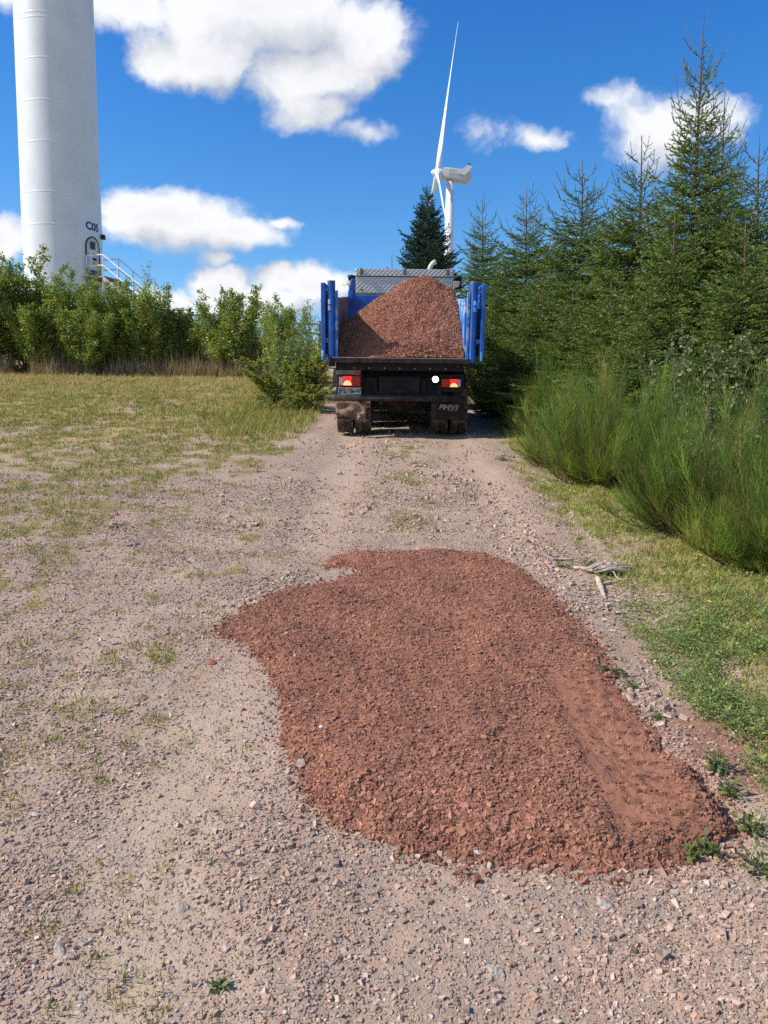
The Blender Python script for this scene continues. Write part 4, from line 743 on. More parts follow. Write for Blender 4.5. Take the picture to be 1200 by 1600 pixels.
for v in (-W2, W2):
    mb.add([pt(PL, v-.03, -.02), pt(PL, v-.03, -.26), pt(PL+RUN, v-.03, -DROP-.26), pt(PL+RUN, v-.03, -DROP-.02), pt(PL, v+.03, -.02), pt(PL, v+.03, -.26), pt(PL+RUN, v+.03, -DROP-.26), pt(PL+RUN, v+.03, -DROP-.02)], [(0, 1, 2, 3), (7, 6, 5, 4), (0, 3, 7, 4), (1, 5, 6, 2), (0, 4, 5, 1), (3, 2, 6, 7)])
mb.build('stringer', M['concrete'], st)
for v in (-W2, W2):
    mb = MB()
    for (u, z) in ((0.05, 0), (PL, 0), (PL+RUN*.33, -DROP*.33), (PL+RUN*.66, -DROP*.66), (PL+RUN, -DROP)): rod(mb, pt(u, v, z-.05), pt(u, v, z+1.1))
    for h in (1.1, .55): rod(mb, pt(0.05, v, h), pt(PL, v, h)); rod(mb, pt(PL, v, h), pt(PL+RUN, v, h-DROP))
    mb.build('railing', M['rail'], st)
for (u, v) in ((.1, -W2+.1), (PL-.1, -W2+.1), (.1, W2-.1), (PL-.1, W2-.1)): MB().tube([pt(u, v, -.08), pt(u, v, -zp+tz0)], .06, 6).build('support_leg', M['concrete'], st)
tag(o, 'white near wind turbine tower marked C05 with an arched door, at the left', 'wind turbine'); tag(st, 'white railed steel stairs leading up to the turbine door', 'stairs')

# ------------------------------------------------------------------ far turbine
FY = 230.0; hub = AT(690, 271, FY); o = empty('wind_turbine', (hub[0], FY, 0)); gz0 = float(gz(hub[0], FY))-1
tc = AT(703, 283, FY); tx = tc[0]-hub[0]; zt_ = tc[2]; nt2 = []
MB().tube([(tx, 0, gz0), (tx, 0, gz0+(zt_-gz0)*.5), (tx, 0, zt_)], [2.0, 1.55, 1.02], 32).build('tower', M['turbine'], o, smooth=True)
na = empty('x', (0, 0, 0)); bpy.data.objects.remove(na)
yaw = R(3.5); ax = Vector((-math.cos(yaw), -math.sin(yaw), .10)).normalized(); sdv = Vector((math.sin(yaw), -math.cos(yaw), 0)).normalized(); upv = sdv.cross(ax).normalized(); upv = upv if upv.z > 0 else -upv
hc = Vector((0, 0, hub[2]))+ax*0.8
nb_ = Vector((0, 0, hub[2]))
def nac(a, s, u): return nb_-ax*a+sdv*s+upv*u
prof = []
mb = MB(); secs = [(.3, 1.25, 1.5, -1.45), (2.0, 1.5, 1.65, -1.6), (6.0, 1.5, 1.6, -1.8), (7.6, 1.45, 1.4, -1.75), (8.4, 1.1, .9, -1.1), (8.7, .5, .3, -.5)]; m_ = 16; vs = []; fs_ = []
for (a, w, t, b) in secs:
    for k in range(m_):
        an = 2*PI*k/m_; c, s = math.cos(an), math.sin(an); sg = lambda v, p: math.copysign(abs(v)**p, v); u = sg(s, .35); vs.append(nac(a, sg(c, .35)*w, (t if u > 0 else -b)*u))
for i in range(len(secs)-1): fs_ += [(i*m_+k, i*m_+(k+1) % m_, (i+1)*m_+(k+1) % m_, (i+1)*m_+k) for k in range(m_)]
fs_ += [tuple(range(m_)), tuple((len(secs)-1)*m_+k for k in range(m_))]; mb.add(vs, fs_); nc = mb.build('nacelle', M['turbine_dark'], o, bevel=.1)
mb = MB(); vs = [nac(a, s, u) for s in (1.55, 1.75) for (a, u) in ((4.0, .1), (6.6, -.1), (8.4, 2.5), (6.9, 2.7))]; mb.add(vs, [(0, 1, 2, 3), (7, 6, 5, 4), (0, 4, 5, 1), (1, 5, 6, 2), (2, 6, 7, 3), (3, 7, 4, 0)]); mb.build('fin', M['turbine'], nc)
mb = MB(); mb.tube([nac(7.3, 1.6, 2.6), nac(7.3, 1.6, 3.1)], .1, 6); mb.tube([nac(6.9, 1.6, 3.1), nac(7.9, 1.6, 3.1)], .12, 6); mb.build('wind_sensor', M['louvre'], nc)
hp_ = [(-.5, 1.15), (.3, 1.35), (1.2, 1.3), (2.0, 1.0), (2.7, .6), (3.1, .15)]; mb = MB(); vs = []; m_ = 20
for (a, r) in hp_:
    for k in range(m_): an = 2*PI*k/m_; vs.append(nb_+ax*a+(sdv*math.cos(an)+upv*math.sin(an))*r)
fs_ = [(i*m_+k, i*m_+(k+1) % m_, (i+1)*m_+(k+1) % m_, (i+1)*m_+k) for i in range(len(hp_)-1) for k in range(m_)]+[tuple((len(hp_)-1)*m_+k for k in range(m_)), tuple(range(m_))]
mb.add(vs, fs_); hb = mb.build('hub', M['turbine'], o, smooth=True)
for kb in range(3):
    th = R(4)+kb*2*PI/3; bd = (upv*math.cos(th)+sdv*math.sin(th)).normalized(); cd = ax.cross(bd).normalized(); mb = MB(); vs = []; m_ = 14; BL = 38.6; ss = [0, .02, .06, .12, .18, .3, .45, .6, .75, .88, .96, 1.0]
    for f in ss:
        ch = 1.7 if f < .04 else (1.7+(3.3-1.7)*min(1, (f-.04)/.12) if f < .16 else 3.3*(1-.86*((f-.16)/.84)**.8)); th_ = 1.7 if f < .04 else max(.10, 1.7-(f-.04)*9) if f < .16 else max(.05, .62*(1-f)); tw_ = R(20)*(1-f)**1.6+R(2)
        e1 = cd*math.cos(tw_)+ax*math.sin(tw_); e2 = ax*math.cos(tw_)-cd*math.sin(tw_); bend = ax*(-.6*f*f)+ax*1.1
        for k in range(m_): an = 2*PI*k/m_; vs.append(nb_+bend+bd*(.9+BL*f)+e1*(math.cos(an)*ch*.5+ch*.12*(f > .1))+e2*math.sin(an)*th_*.5)
    fs_ = [(i*m_+k, i*m_+(k+1) % m_, (i+1)*m_+(k+1) % m_, (i+1)*m_+k) for i in range(len(ss)-1) for k in range(m_)]+[tuple((len(ss)-1)*m_+k for k in range(m_))]; mb.add(vs, fs_).build('blade', M['turbine'], o, smooth=True)
tag(o, 'distant white wind turbine with a finned nacelle and one blade pointing up, behind the fir', 'wind turbine')

# ------------------------------------------------------------------ the truck
TD = 12.7; CXT = .232
tk = bpy.data.objects.new('dump_truck', None); link(tk); tk.matrix_world = HM @ Matrix.Translation((CXT, TD, 0)); tag(tk, 'blue tipper truck seen from behind, rear doors open, loaded with red gravel', 'truck')
def zr(row, d=0.0): return CAMH+(TD+d)*math.tan(math.atan((800-row)/1200)-P)
def xp(px, d=0.0, z=1.4): dep = (TD+d)*math.cos(P)+(CAMH-z)*math.sin(P); return (px-600)/1200*dep-CXT
FL = zr(560); PT = zr(440); WT = zr(466)
fl = MB().box(-1.12, 1.12, .03, 4.4, FL-.07, FL).build('bed_floor', M['inner'], tk, .006); MB().box(-1.14, 1.14, -.012, .03, FL-.075, FL+.004).build('rear_sill', M['grime'], fl, .006); MB().box(-1.10, 1.10, -.006, .06, FL+.0045, FL+.012).build('worn_lip', M['edge'], fl)
for s, mt in ((-1, 'inner'), (1, 'blue_worn')):
    wf = zr(464, 4.36); x0_, x1_ = (1.04, 1.10) if s > 0 else (-1.10, -1.04); qf = [(0, 1, 2, 3), (7, 6, 5, 4), (0, 3, 7, 4), (1, 5, 6, 2), (0, 4, 5, 1), (3, 2, 6, 7)]
    def slab(xa, xb, za0, za1, zb0, zb1): return MB().add([(xa, .13, za0), (xa, 4.36, za1), (xa, 4.36, zb1), (xa, .13, zb0), (xb, .13, za0), (xb, 4.36, za1), (xb, 4.36, zb1), (xb, .13, zb0)], qf)
    w = slab(x0_, x1_, FL+.001, FL+.001, WT-.1, wf-.1).build('side_wall', M[mt], tk, .006); slab(min(s*1.03, s*1.14), max(s*1.03, s*1.14), WT-.0995, wf-.0995, WT, wf).build('top_rail', M['blue_worn' if s > 0 else 'inner'], w, .01)
    mb = MB()
    for k in range(5): y0 = .5+k*.85; mb.box(min(s*1.101, s*1.15), max(s*1.101, s*1.15), y0, y0+.1, FL-.05, WT-.1)
    mb.build('wall_rib', M['blue'], w, .008)
hd = MB().box(-1.03, 1.03, 4.32, 4.42, FL+.001, zr(462, 4.4)).build('headboard', M['blue'], tk, .008); 
for x_ in (-1.0, 1.0): MB().box(x_-.05, x_+.05, 4.25, 4.318, FL+.01, zr(456, 4.3)).build('headboard_post', M['blue'], hd, .008)
for s, (p0, p1) in ((-1, (509, 521)), (1, (729.5, 741.5))):
    x0, x1 = xp(p0), xp(p1); cxp = (x0+x1)/2; hw = (x1-x0)/2; ps = MB().tube([(cxp, .06, FL-.06), (cxp, .06, PT)], hw*1.06, 8, rot=PI/8).build('corner_post', M['blue'], tk, .006)
    MB().tube([(cxp, .06, PT+.001), (cxp, .06, PT+.012)], hw*1.1, 8, rot=PI/8).build('post_cap', M['edge'], ps)
    mb = MB(); mb.box(min(cxp-s*hw*1.05, cxp-s*(hw+.04)), max(cxp-s*hw*1.05, cxp-s*(hw+.04)), .02, .12, FL, PT-.14); mb.build('rub_strip', M['blue_worn'], ps)
    mb = MB(); 
    for zz in (PT-.45, PT-.36): mb.tube([(cxp+s*hw*.3, -.01, zz), (cxp+s*hw*.3, -.01, zz+.075)], .03, 10)
    mb.build('hinge_sleeve', M['blue_worn'], ps)
    MB().tube([(cxp, .06, FL-.062), (cxp, .06, FL-.14)], hw*.9, 10).build('post_foot', M['frame'], ps)
    # open door folded forward along the side
    d0, d1 = (xp(499), xp(506)) if s < 0 else (xp(747), xp(753.5)); zt2 = zr(442.5); zb2 = zr(556)
    dr_ = MB().box(d0, d1, .0, 1.05, zb2, zt2).build('rear_door', M['blue'], tk, .01); xi = d1 if s < 0 else d0
    mb = MB()
    for zz in (zt2-.14, zb2+.2): mb.box(min(xi+.001*(-s), cxp+s*hw*.9), max(xi-.001*s, cxp+s*hw*.9), .02, .08, zz, zz+.07)
    mb.build('door_hinge', M['blue_worn'], dr_, .006)
    mb = MB(); mb.box(d0-.012 if s < 0 else d1+.001, d0-.001 if s < 0 else d1+.012, .1, .95, zt2-.3, zt2-.25); mb.tube([((d0+d1)/2, -.004, zb2-.07), ((d0+d1)/2, -.004, zb2+.08)], .03, 8); mb.build('door_latch', M['blue_worn'], dr_)
    # chain between door and post
    xc = (xi+cxp+s*hw)/2; mb = MB(); zz = PT-.1
    k = 0
    while zz > FL+.02:
        pts = []
        for j in range(9): t = 2*PI*j/8; a = math.cos(t)*.014; b = math.sin(t)*.032; pts.append((xc+(a if k % 2 else 0)+.006*math.sin(zz*9), .03+(0 if k % 2 else a), zz+b))
        mb.tube(pts, .006, 5, caps=False); zz -= .046; k += 1
    mb.build('chain', M['frame'], dr_)
# tarpaulin / tool box
bx0_, bx1_ = xp(552, 4.6, 2.8), xp(703.5, 4.6, 2.8); z0, z1, zm = zr(458, 4.6), zr(420, 4.6), zr(432.5, 4.6)
tb_ = MB().box(bx0_, bx1_, 4.62, 5.15, z0, zm).build('locker_box', M['checker'], tk, .01); ld = MB().box(bx0_-.01, bx1_+.01, 4.60, 5.17, zm+.012, z1).build('locker_lid', M['checker'], tb_, .012); MB().box(bx0_+.02, bx1_-.02, 4.64, 5.1, zm, zm+.0118).build('lid_gap', M['frame'], tb_)
mb = MB()
for x_ in (bx0_+.12, (bx0_+bx1_)/2, bx1_-.12): mb.box(x_-.035, x_+.035, 4.575, 4.599, z1-.12, z1-.015); mb.tube([(x_, 4.58, z1-.02), (x_, 4.58, z1+.025)], .014, 8); mb.box(x_-.02, x_+.02, 4.56, 4.574, z1-.10, z1-.06)
mb.build('lid_hinge', M['rim'], ld, .004); MB().box(bx0_-.01, bx1_+.01, 4.55, 5.15, z0-.05, z0-.001).build('box_sill', M['rim'], tb_); mb = MB()
for x_ in (bx0_+.13, bx1_-.13): mb.tube([(x_, 4.60, z0+.06), (x_, 4.63, z0+.06)], .018, 8)
mb.build('box_bolt', M['frame'], tb_)
# cab
cb = MB().add([(-1.12, 5.5, .95), (1.12, 5.5, .95), (1.12, 5.5, 2.7), (-1.12, 5.5, 2.7), (-1.12, 7.3, .95), (1.12, 7.3, .95), (1.08, 7.1, 2.2), (-1.08, 7.1, 2.2), (-1.05, 6.7, 2.9), (1.05, 6.7, 2.9), (1.05, 5.55, 2.98), (-1.05, 5.55, 2.98)], [(0, 1, 2, 3), (2, 10, 11, 3), (8, 9, 6, 7), (7, 6, 5, 4), (11, 10, 9, 8), (0, 4, 5, 1), (0, 3, 11, 8, 7, 4), (1, 5, 6, 9, 10, 2)]).build('cab', M['cab'], tk, .04)
MB().box(-.8, .8, 5.485, 5.499, 2.0, 2.6).build('rear_window', M['glass'], cb); MB().add([(-.98, 7.115, 2.2), (.98, 7.115, 2.2), (.96, 6.74, 2.86), (-.96, 6.74, 2.86), (-.98, 7.1, 2.19), (.98, 7.1, 2.19), (.96, 6.72, 2.85), (-.96, 6.72, 2.85)], [(0, 1, 2, 3), (7, 6, 5, 4), (0, 4, 5, 1), (2, 6, 7, 3)]).build('windscreen', M['glass'], cb)
for (p0, p1, r0, r1) in ((538, 551, 432.5, 463), (705, 718, 432, 452)):
    a, b = xp(p0, 5.6, 2.9), xp(p1, 5.6, 2.9); za, zb_ = zr(r1, 5.6), zr(r0, 5.6)
    mr = MB().tube([(a+.02, 5.75, zb_-.02), ((a+b)/2, 5.75, zb_), (b, 5.75, zb_-.03)], .055, 8).build('mirror_arm', M['frame'], cb, smooth=True); MB().box(a+.03, b, 5.70, 5.86, za+.04 if r1 < 460 else za+.2, zb_-.06).build('mirror_housing', M['frame'], mr, .02); mb = MB()
    if p0 < 600: mb.tube([(a+.02, 5.66, zb_-.13), (a+.1, 5.64, zb_-.17), (b-.02, 5.66, zb_-.20)], [.05, .07, .04], 10); mb.tube([(a+.02, 5.66, zb_-.14), (a-.05, 5.62, zb_-.20), (a-.10, 5.6, zb_-.17)], .008, 5)
    else: mb.add([(a+.0, 5.66, zb_-.08), (b-.04, 5.66, zb_-.09), (b-.06, 5.66, za+.08), (a, 5.66, za+.02), (a+.0, 5.69, zb_-.08), (b-.04, 5.69, zb_-.09), (b-.06, 5.69, za+.08), (a, 5.69, za+.02)], [(0, 1, 2, 3), (7, 6, 5, 4), (0, 4, 5, 1), (1, 5, 6, 2), (2, 6, 7, 3), (3, 7, 4, 0)])
    mb.build('air_duct' if p0 < 600 else 'mirror_back', M['cream'], mr, .008)
ex = xp(667, 5.3, 3.2); ze = zr(421, 5.3); MB().tube([(ex-.005, 5.3, ze-.5), (ex, 5.3, ze), (ex+.02, 5.3, ze+.07), (ex+.07, 5.3, ze+.14), (ex+.14, 5.3, ze+.18)], [.055, .055, .055, .055, .058], 12).build('exhaust_pipe', M['cream'], tk, smooth=True)
MB().tube([(xp(609, 6, 3), 6.2, 2.9), (xp(608, 6, 3), 6.2, zr(398, 6.2))], .006, 5).build('antenna', M['frame'], cb)
# chassis
ch = MB().box(-.45, -.36, .25, 7.0, .72, .98).box(.36, .45, .25, 7.0, .72, .98).box(-.8, .8, .3, .42, .70, 1.0).box(-1.05, 1.05, .12, .3, FL-.2, FL-.08).box(-1.0, 1.0, 1.2, 1.35, FL-.25, FL-.08).box(-1.0, 1.0, 3.0, 3.15, FL-.25, FL-.08).build('chassis', M['frame'], tk, .008)
mb = MB()
for x_ in np.linspace(-.75, .75, 7): mb.tube([(x_, .10, FL-.16), (x_, .13, FL-.16)], .016, 6)
mb.build('bolt_heads', M['rim'], ch); MB().box(-.34, .34, .2, .26, .68, 1.02).box(-.31, .31, .16, .2, .96, 1.0).build('cross_plate', M['frame'], ch, .01); MB().tube([(0, .30, .78), (0, .1, .78)], [.07, .055], 12).tube([(-.09, .1, .78), (.09, .1, .78)], .03, 8).build('tow_hitch', M['frame'], ch)
bp = MB().tube([(xp(520, .1, .66), .12, zr(622, .12)), (xp(727, .1, .66), .12, zr(622, .12))], .052, 12).build('bumper_bar', M['grime'], tk, smooth=True); MB().box(-.7, -.62, .14, .4, .6, .9).build('bumper_bracket', M['frame'], bp, .006); MB().box(.62, .7, .14, .4, .6, .9).build('bumper_bracket', M['frame'], bp, .006)
def lp(px, row, d=.1): return xp(px, d, .9), zr(row, d)
def pbox(p0, p1, r0, r1, y0, y1): a, b = xp(p0, y0, .9), xp(p1, y0, .9); return MB().box(a, b, y0, y1, zr(r1, y0), zr(r0, y0))
lb = pbox(523, 563, 575, 617, .16, .20).build('lamp_board', M['grime'], tk, .01); pbox(523.5, 561, 577, 586, .13, .158).build('board_trim', M['rim'], lb, .006); pbox(552, 559, 581, 587, .11, .129).build('reflector', M['red_lens'], lb)
tl_ = pbox(527.5, 561, 588, 604, .09, .159).build('tail_lamp', M['red_lens'], lb, .012); pbox(534, 547, 588.5, 596, .08, .0895).build('brake_lens', M['lit_red'], tl_); pbox(528, 533.5, 590, 602, .08, .0895).build('reverse_lens', M['clear_lens'], tl_)
def dome(px0, px1, row0, row1, y, name, mat, par):
    a, b = xp(px0, y, .9), xp(px1, y, .9); zb, zt = zr(row1, y), zr(row0, y); c = (a+b)/2; vs = [(c+(b-a)/2*math.cos(PI*k/12), y, zb+(zt-zb)*math.sin(PI*k/12)) for k in range(13)]; vs += [(v[0], y+.008, v[2]) for v in vs]
    return MB().add(vs, [tuple(range(13)), tuple(range(25, 12, -1))]+[(k, k+1, k+14, k+13) for k in range(12)]+[(0, 13, 25, 12)]).build(name, mat, par)
dome(534, 547, 595, 602.5, .07, 'indicator_lens', M['lit_amber'], tl_)
lb2 = pbox(684, 722, 584, 612, .16, .20).build('lamp_board', M['frame'], tk, .01); tl2 = pbox(688, 718, 591, 604, .09, .159).build('tail_lamp', M['red_lens'], lb2, .012); pbox(701, 713, 591.5, 597.5, .08, .0895).build('brake_lens', M['lit_red'], tl2); dome(701, 713, 597.5, 603.5, .07, 'indicator_lens', M['lit_amber'], tl2); pbox(713.8, 717.5, 592, 603, .08, .0895).build('reverse_lens', M['clear_lens'], tl2)
wx, wz = lp(678, 592, .1); Mw = Matrix.Translation((wx, .1, wz)) @ Matrix.Rotation(-PI/2, 4, 'Z'); wl = MB().lathe([(.01, -.10), (.06, -.08), (.07, 0), (.062, .004)], 20, Mw).build('work_lamp', M['frame'], tk, smooth=True); MB().lathe([(.0, .03), (.02, .027), (.038, .018), (.050, .003)], 20, Mw).build('lamp_lens', M['lit_white'], wl)
np_ = pbox(526.5, 562, 606, 617, .13, .158).build('number_plate', M['plate'], lb, .003); pbox(527, 530.5, 606.5, 616.5, .127, .1295).build('country_band', M['plate_blue'], np_)
text_obj('lettering', 'FZ-966-W', .095, M['ink'], np_, Matrix.Translation(((xp(546.5, .13, .75)), .128, zr(611.5, .13))) @ Matrix.Rotation(PI/2, 4, 'X'), extrude=.001, width=.325)
# mud flaps
def flap(name, x0, x1, zt, zl, zr_, y, mat, par, crumple):
    nx_, nz_ = 14, 9; vs = []
    for i in range(nx_+1):
        for j in range(nz_+1):
            f = i/nx_; g_ = j/nz_; zb = zl+(zr_-zl)*f; z = zt+(zb-zt)*g_; vs.append((x0+(x1-x0)*f, y+crumple*(g_*float(perlin(f*3.1+.3, g_*2+.7))*1.2-.4*g_*f), z+crumple*.35*float(perlin(f*4, 9.1))*g_))
    m_ = len(vs); vs2 = [(v[0], v[1]+.012, v[2]) for v in vs]; id_ = lambda i, j: i*(nz_+1)+j; fs_ = []
    for i in range(nx_):
        for j in range(nz_): q = (id_(i, j), id_(i+1, j), id_(i+1, j+1), id_(i, j+1)); fs_.append(q); fs_.append(tuple(k+m_ for k in q[::-1]))
    rim = [id_(i, 0) for i in range(nx_+1)]+[id_(nx_, j) for j in range(1, nz_+1)]+[id_(i, nz_) for i in range(nx_-1, -1, -1)]+[id_(0, j) for j in range(nz_-1, 0, -1)]
    for a, b in zip(rim, rim[1:]+rim[:1]): fs_.append((a, b, b+m_, a+m_))
    return MB().add(vs+vs2, fs_).build(name, mat, par, smooth=True)
f1 = flap('mud_flap', xp(523, .28, .5), xp(570, .28, .5), zr(628, .28), zr(648, .28), zr(661, .28), .26, M['flap_mud'], tk, .10); f1['label'] = 'torn mud caked flap folded upwards'; MB().box(xp(552, .3, .6), xp(577, .3, .6), .33, .37, zr(631, .33), zr(626, .33)).build('flap_clamp', M['edge'], f1)
f2 = flap('mud_flap', xp(672, .28, .5), xp(724, .28, .5), zr(628, .28), zr(655, .28), zr(655, .28), .30, M['flap'], tk, .015); f2['label'] = 'flat dark flap with worn white letters'
text_obj('lettering', 'FMVI', .11, M['flap_text'], f2, Matrix.Translation((xp(698, .28, .5), .288, zr(635.5, .28))) @ Matrix.Rotation(PI/2, 4, 'X'), extrude=.001, width=.34, shear=.25); MB().box(xp(697, .28, .5), xp(714, .28, .5), .2865, .289, zr(640.2, .28), zr(639.4, .28)).build('underline', M['flap_text'], f2)
# wheels
def wheel_mesh():
    prof = [(.28, -.10), (.36, -.135), (.46, -.14), (.50, -.115), (.505, -.06), (.505, .06), (.50, .115), (.46, .14), (.36, .135), (.28, .10)]; mb = MB().lathe(prof, 48)
    for k in range(40):
        a = 2*PI*k/40; Mx = Matrix.Rotation(a, 4, 'X'); 
        for (x0, x1, sk) in ((-.135, -.02, .03), (.02, .135, -.03)): mb.add([Mx @ Vector(q) for q in ((x0, -.026+sk, .495), (x1, -.026, .503), (x1, .026, .503), (x0, .026+sk, .495), (x0, -.022+sk, .514), (x1, -.022, .524), (x1, .022, .524), (x0, .022+sk, .514))], [(4, 5, 6, 7), (0, 1, 5, 4), (1, 2, 6, 5), (2, 3, 7, 6), (3, 0, 4, 7)])
    o = mb.build('wheel', M['tyre']); me = o.data; bpy.data.objects.remove(o); o = MB().lathe([(.02, .03), (.10, .035), (.12, .0), (.22, -.02), (.25, .06), (.29, .10), (.285, -.10), (.24, -.09)], 32).build('rim', M['rim'], smooth=True); mr = o.data; bpy.data.objects.remove(o); return me, mr
WM = wheel_mesh(); WR = .522
def wheel(x_, y_): w = link(bpy.data.objects.new('wheel', WM[0]), tk); w.location = (x_+.018, y_, WR-.012); r_ = link(bpy.data.objects.new('rim', WM[1]), w); r_.rotation_euler = (0, 0, PI if x_ < 0 else 0)
YA = .98
for y_ in (YA, YA+1.36):
    for x_ in (xp(537, .9, .5), xp(564.5, .9, .5), xp(682.5, .9, .5), xp(711.5, .9, .5)): wheel(x_, y_)
for x_ in (-.98, .98): wheel(x_, 6.0)
for y_ in (YA, YA+1.36):
    MB().tube([(-.95, y_, WR-.01), (-.3, y_, WR), (-.18, y_, WR), (0, y_-.02, WR), (.18, y_, WR), (.3, y_, WR), (.95, y_, WR-.01)], [.07, .08, .14, .20, .14, .08, .07], 14).tube([(-.3, y_-.2, WR+.06), (-.3, y_-.05, WR+.06)], .09, 10).tube([(.3, y_-.2, WR+.06), (.3, y_-.05, WR+.06)], .09, 10).build('axle', M['grime'], tk, smooth=True)
for s in (-1, 1):
    mb = MB(); mb.add([(s*(.55 if e else 1.13), YA+math.cos(t)*.62, WR+math.sin(t)*.60+.01) for t in np.linspace(R(150), R(35), 9) for e in (0, 1)], [(2*k, 2*k+2, 2*k+3, 2*k+1) for k in range(8)]); g_ = mb.build('mudguard', M['frame'], tk); md = g_.modifiers.new('thick', 'SOLIDIFY'); md.thickness = .012
    MB().box(min(s*.50, s*.56), max(s*.50, s*.56), .9, 3.0, .78, .90).build('leaf_spring', M['grime'], tk, .01)
MB().box(-.8, .8, .45, 4.2, .98, FL-.09).build('subframe_fill', M['frame'], tk, .01); MB().box(-.42, .42, 4.4, 6.9, .42, 1.1).build('engine_sump', M['frame'], tk, .05); MB().box(-1.1, 1.1, 6.9, 7.25, .32, .9).build('front_bumper', M['cab'], tk, .03); MB().tube([(-.95, 6.0, .5), (.95, 6.0, .5)], .09, 10).build('axle', M['grime'], tk)  # subframe box is an added dark filler closing the bright gap under the bed
MB().tube([(.7, 3.2, .68), (.7, 4.9, .68)], .33, 20).build('fuel_tank', M['rim'], tk); MB().box(-1.08, -.45, 2.95, 5.4, .30, 1.0).build('sun_block_box', M['frame'], tk, .02)  # left box is added to block sunlight from the ground under the truck
# load
AX, AYd = xp(655, 2.2, 2.7), 2.15; HT = zr(433, 2.15)-FL
def heap(x, y):
    r = np.sqrt((x-AX)**2+(y-AYd)**2*.92); h = HT-.695*(np.sqrt(r*r+.055)-.235)+.045*fbm(x*2.2+3, y*2.2, 4)-.12*sstep(-.3, -1.0, x)*sstep(1.6, .2, y)
    return np.maximum(h, 0.004)*sstep(-.02, .12, y-.015)
hx = np.arange(-1.035, 1.0351, .018); hy = np.arange(.03, 4.3, .022); HX, HY = np.meshgrid(hx, hy); Hh = heap(HX, HY)+.01*fbm(HX*12, HY*12, 3)*(heap(HX, HY) > .03); nxp = len(hx); ii = np.arange((len(hy)-1)*(nxp-1)); a_ = (ii//(nxp-1))*nxp+ii % (nxp-1)
V0 = np.stack([HX, HY, FL+.013+Hh], -1).reshape(-1, 3); rng = np.random.RandomState(9); F0 = np.stack([a_, a_+1, a_+nxp+1, a_+nxp], 1); n = 90000; x = rng.uniform(-1.02, 1.02, n); y = .02+2.9*rng.rand(n); h = heap(x, y); k = h > .012; x, y, h = x[k], y[k], h[k]; n = len(x); sz = np.clip(.0075*np.exp(.45*rng.randn(n)), .004, .025); cc = np.array([(.32, .140, .086)])*rng.uniform(.55, 1.4, (n, 1))+rng.rand(n, 1)*.02
V1, F1, C1 = chips(np.stack([x, y, FL+.013+h+sz*.15], -1), sz, cc, rng, align=.2); n0 = np.clip(.5+.5*fbm(V0[:, 0]*5, V0[:, 1]*5, 4), 0, 1)[:, None]; c0_ = np.array([(.30, .125, .082)])*(1-n0)+np.array([(.38, .17, .118)])*n0
ld_ = obj_np('gravel_heap', np.concatenate([V0, V1]), [F0, F1+len(V0)], M['red'], col=np.concatenate([c0_, C1])); ld_.matrix_world = tk.matrix_world.copy(); tag(ld_, 'pointed heap of reddish gravel loaded in the truck bed', 'gravel heap')

# ------------------------------------------------------------------ sky, sun
SEL = R(42); SAZ = R(11); to_sun = Vector((-math.cos(SAZ)*math.cos(SEL), -math.sin(SAZ)*math.cos(SEL), math.sin(SEL)))
sl = bpy.data.lights.new('sun', 'SUN'); sl.energy = 4.4; sl.angle = R(.5); sl.color = (1.0, .95, .87); so = bpy.data.objects.new('sun', sl); so.rotation_euler = (-to_sun).to_track_quat('-Z', 'Y').to_euler(); so.location = (-30, -10, 40); sc.collection.objects.link(so)
W = bpy.data.worlds.new('World'); sc.world = W; W.use_nodes = True; nt = W.node_tree; bg = nt.nodes['Background']
sky = N(nt, 'ShaderNodeTexSky', sky_type='NISHITA'); sky.sun_disc = False; sky.sun_elevation = SEL; sky.sun_rotation = math.atan2(to_sun.x, to_sun.y); sky.altitude = 600; sky.air_density = 1.0; sky.dust_density = .4; sky.ozone_density = 2.2
tcn = N(nt, 'ShaderNodeTexCoord'); D = tcn.outputs['Generated']; sx = N(nt, 'ShaderNodeSeparateXYZ'); L(nt, D, sx.inputs[0]); yc = math_(nt, 'MAXIMUM', sx.outputs['Y'], .08); u = math_(nt, 'DIVIDE', sx.outputs['X'], yc); v = math_(nt, 'DIVIDE', sx.outputs['Z'], yc); cu = N(nt, 'ShaderNodeCombineXYZ'); L(nt, u, cu.inputs[0]); L(nt, v, cu.inputs[1]); UV = cu.outputs[0]
warp = N(nt, 'ShaderNodeTexNoise'); L(nt, UV, warp.inputs['Vector']); warp.inputs['Scale'].default_value = 7; warp.inputs['Detail'].default_value = 6; warp.inputs['Roughness'].default_value = .6
wv = N(nt, 'ShaderNodeVectorMath', operation='MULTIPLY_ADD'); L(nt, warp.outputs['Color'], wv.inputs[0]); wv.inputs[1].default_value = (.11, .07, 0); L(nt, UV, wv.inputs[2]); wsub = N(nt, 'ShaderNodeVectorMath', operation='SUBTRACT'); L(nt, wv.outputs[0], wsub.inputs[0]); wsub.inputs[1].default_value = (.055, .035, 0)
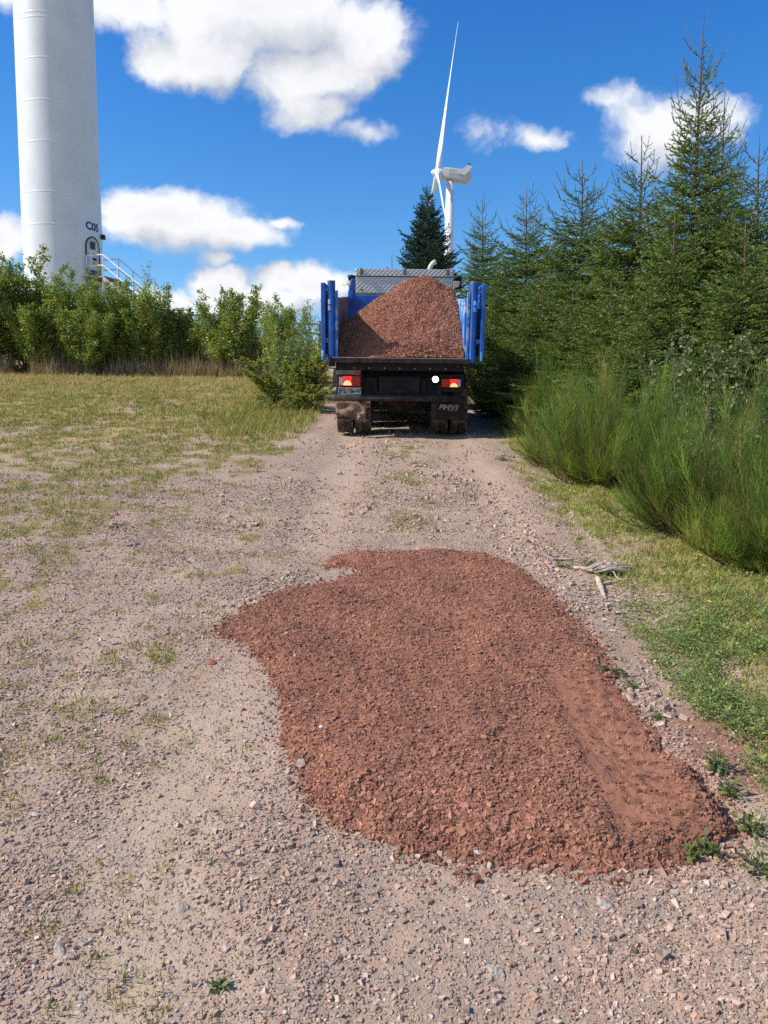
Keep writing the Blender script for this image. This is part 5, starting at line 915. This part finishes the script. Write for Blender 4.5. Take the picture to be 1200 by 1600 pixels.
def blobs(lst, vec, wts=True):
    acc = None
    for (px, py, rx, ry, wgt) in lst:
        d = ray(px, py); u0, v0 = d[0]/d[1], d[2]/d[1]; ru = rx/1200/d[1]*1.02; rv = ry/1200/d[1]**2*1.0
        s = N(nt, 'ShaderNodeVectorMath', operation='SUBTRACT'); L(nt, vec, s.inputs[0]); s.inputs[1].default_value = (u0, v0, 0); m = N(nt, 'ShaderNodeVectorMath', operation='MULTIPLY'); L(nt, s.outputs[0], m.inputs[0]); m.inputs[1].default_value = (1/ru, 1/rv, 0)
        ln = N(nt, 'ShaderNodeVectorMath', operation='LENGTH'); L(nt, m.outputs[0], ln.inputs[0]); r = math_(nt, 'MULTIPLY', math_(nt, 'SUBTRACT', 1.0, ln.outputs['Value']), wgt); acc = r if acc is None else math_(nt, 'SMOOTH_MAX', acc, r, .12)
    return acc
BL = [(400, 10, 210, 105, 1), (320, 85, 130, 75, 1), (480, 110, 130, 70, 1), (490, 165, 75, 50, .9), (570, 50, 95, 80, .9), (250, 80, 70, 60, .9), (190, 0, 140, 48, .8), (20, -20, 60, 60, .8), (265, 345, 150, 62, 1), (360, 370, 90, 38, .9), (220, 320, 60, 40, .9), (0, 365, 75, 48, 1), (340, 450, 55, 32, .9), (430, 440, 60, 34, .9), (490, 450, 80, 45, 1), (250, 478, 90, 30, .8), (420, 480, 150, 40, .8), (862, 208, 60, 28, .55), (1030, 212, 115, 70, .6), (1110, 190, 90, 60, .5), (565, 215, 60, 24, .3), (740, 205, 70, 30, .22), (430, 348, 30, 12, .5), (335, 410, 30, 18, .6), (960, 155, 60, 25, .35)]
def dens(vec):
    n = N(nt, 'ShaderNodeTexNoise'); L(nt, vec, n.inputs['Vector']); n.inputs['Scale'].default_value = 11; n.inputs['Detail'].default_value = 9; n.inputs['Roughness'].default_value = .62
    return math_(nt, 'ADD', blobs(BL, vec), math_(nt, 'MULTIPLY', math_(nt, 'SUBTRACT', n.outputs['Fac'], .5), 1.15))
de = dens(wsub.outputs[0]); al = ramp_(nt, de, .0, .46)
off = N(nt, 'ShaderNodeVectorMath', operation='ADD'); L(nt, wsub.outputs[0], off.inputs[0]); off.inputs[1].default_value = (-.028, .045, 0)
d2 = dens(off.outputs[0]); lit = ramp_(nt, math_(nt, 'SUBTRACT', de, d2), -.55, .35); thick = ramp_(nt, de, .5, 1.1)
cl = mix_(nt, lit, (4.3, 4.6, 5.2), (7.3, 7.4, 7.6)); cl = mix_(nt, math_(nt, 'MULTIPLY', thick, .3), cl, (5.0, 5.2, 5.6))
front = ramp_(nt, sx.outputs['Y'], .1, .3); al = math_(nt, 'MULTIPLY', al, front)
gn = N(nt, 'ShaderNodeTexNoise'); L(nt, D, gn.inputs['Vector']); gn.inputs['Scale'].default_value = 3; gn.inputs['Detail'].default_value = 7; gal = math_(nt, 'MULTIPLY', ramp_(nt, gn.outputs['Fac'], .5, .66), math_(nt, 'SUBTRACT', 1.0, front))
al = math_(nt, 'MAXIMUM', al, math_(nt, 'MULTIPLY', gal, .85))
hs_ = N(nt, 'ShaderNodeHueSaturation'); L(nt, sky.outputs[0], hs_.inputs['Color']); hs_.inputs['Saturation'].default_value = 1.28; hs_.inputs['Value'].default_value = 1.0; hs_.inputs['Hue'].default_value = .5
skc = mix_(nt, 1.0, hs_.outputs[0], mix_(nt, ramp_(nt, sx.outputs['Z'], .05, .5), (1.02, 1.18, 1.24), (.60, 1.07, 1.42)), 'MULTIPLY'); L(nt, mix_(nt, al, skc, cl), bg.inputs['Color']); bg.inputs['Strength'].default_value = .1
W.cycles.sampling_method = 'MANUAL'; W.cycles.sample_map_resolution = 2048
# ------------------------------------------------------------------ render settings
sc.view_settings.view_transform = 'Standard'; sc.view_settings.look = 'None'; sc.view_settings.exposure = 0.42; sc.view_settings.gamma = 1
sc.render.engine = 'CYCLES'; sc.cycles.use_denoising = False; sc.cycles.denoiser = 'OPENIMAGEDENOISE'; sc.cycles.denoising_input_passes = 'RGB_ALBEDO_NORMAL'; sc.cycles.denoising_prefilter = 'ACCURATE'; sc.cycles.max_bounces = 6; sc.cycles.diffuse_bounces = 3; sc.cycles.caustics_reflective = False; sc.cycles.caustics_refractive = False; sc.cycles.sample_clamp_indirect = 4
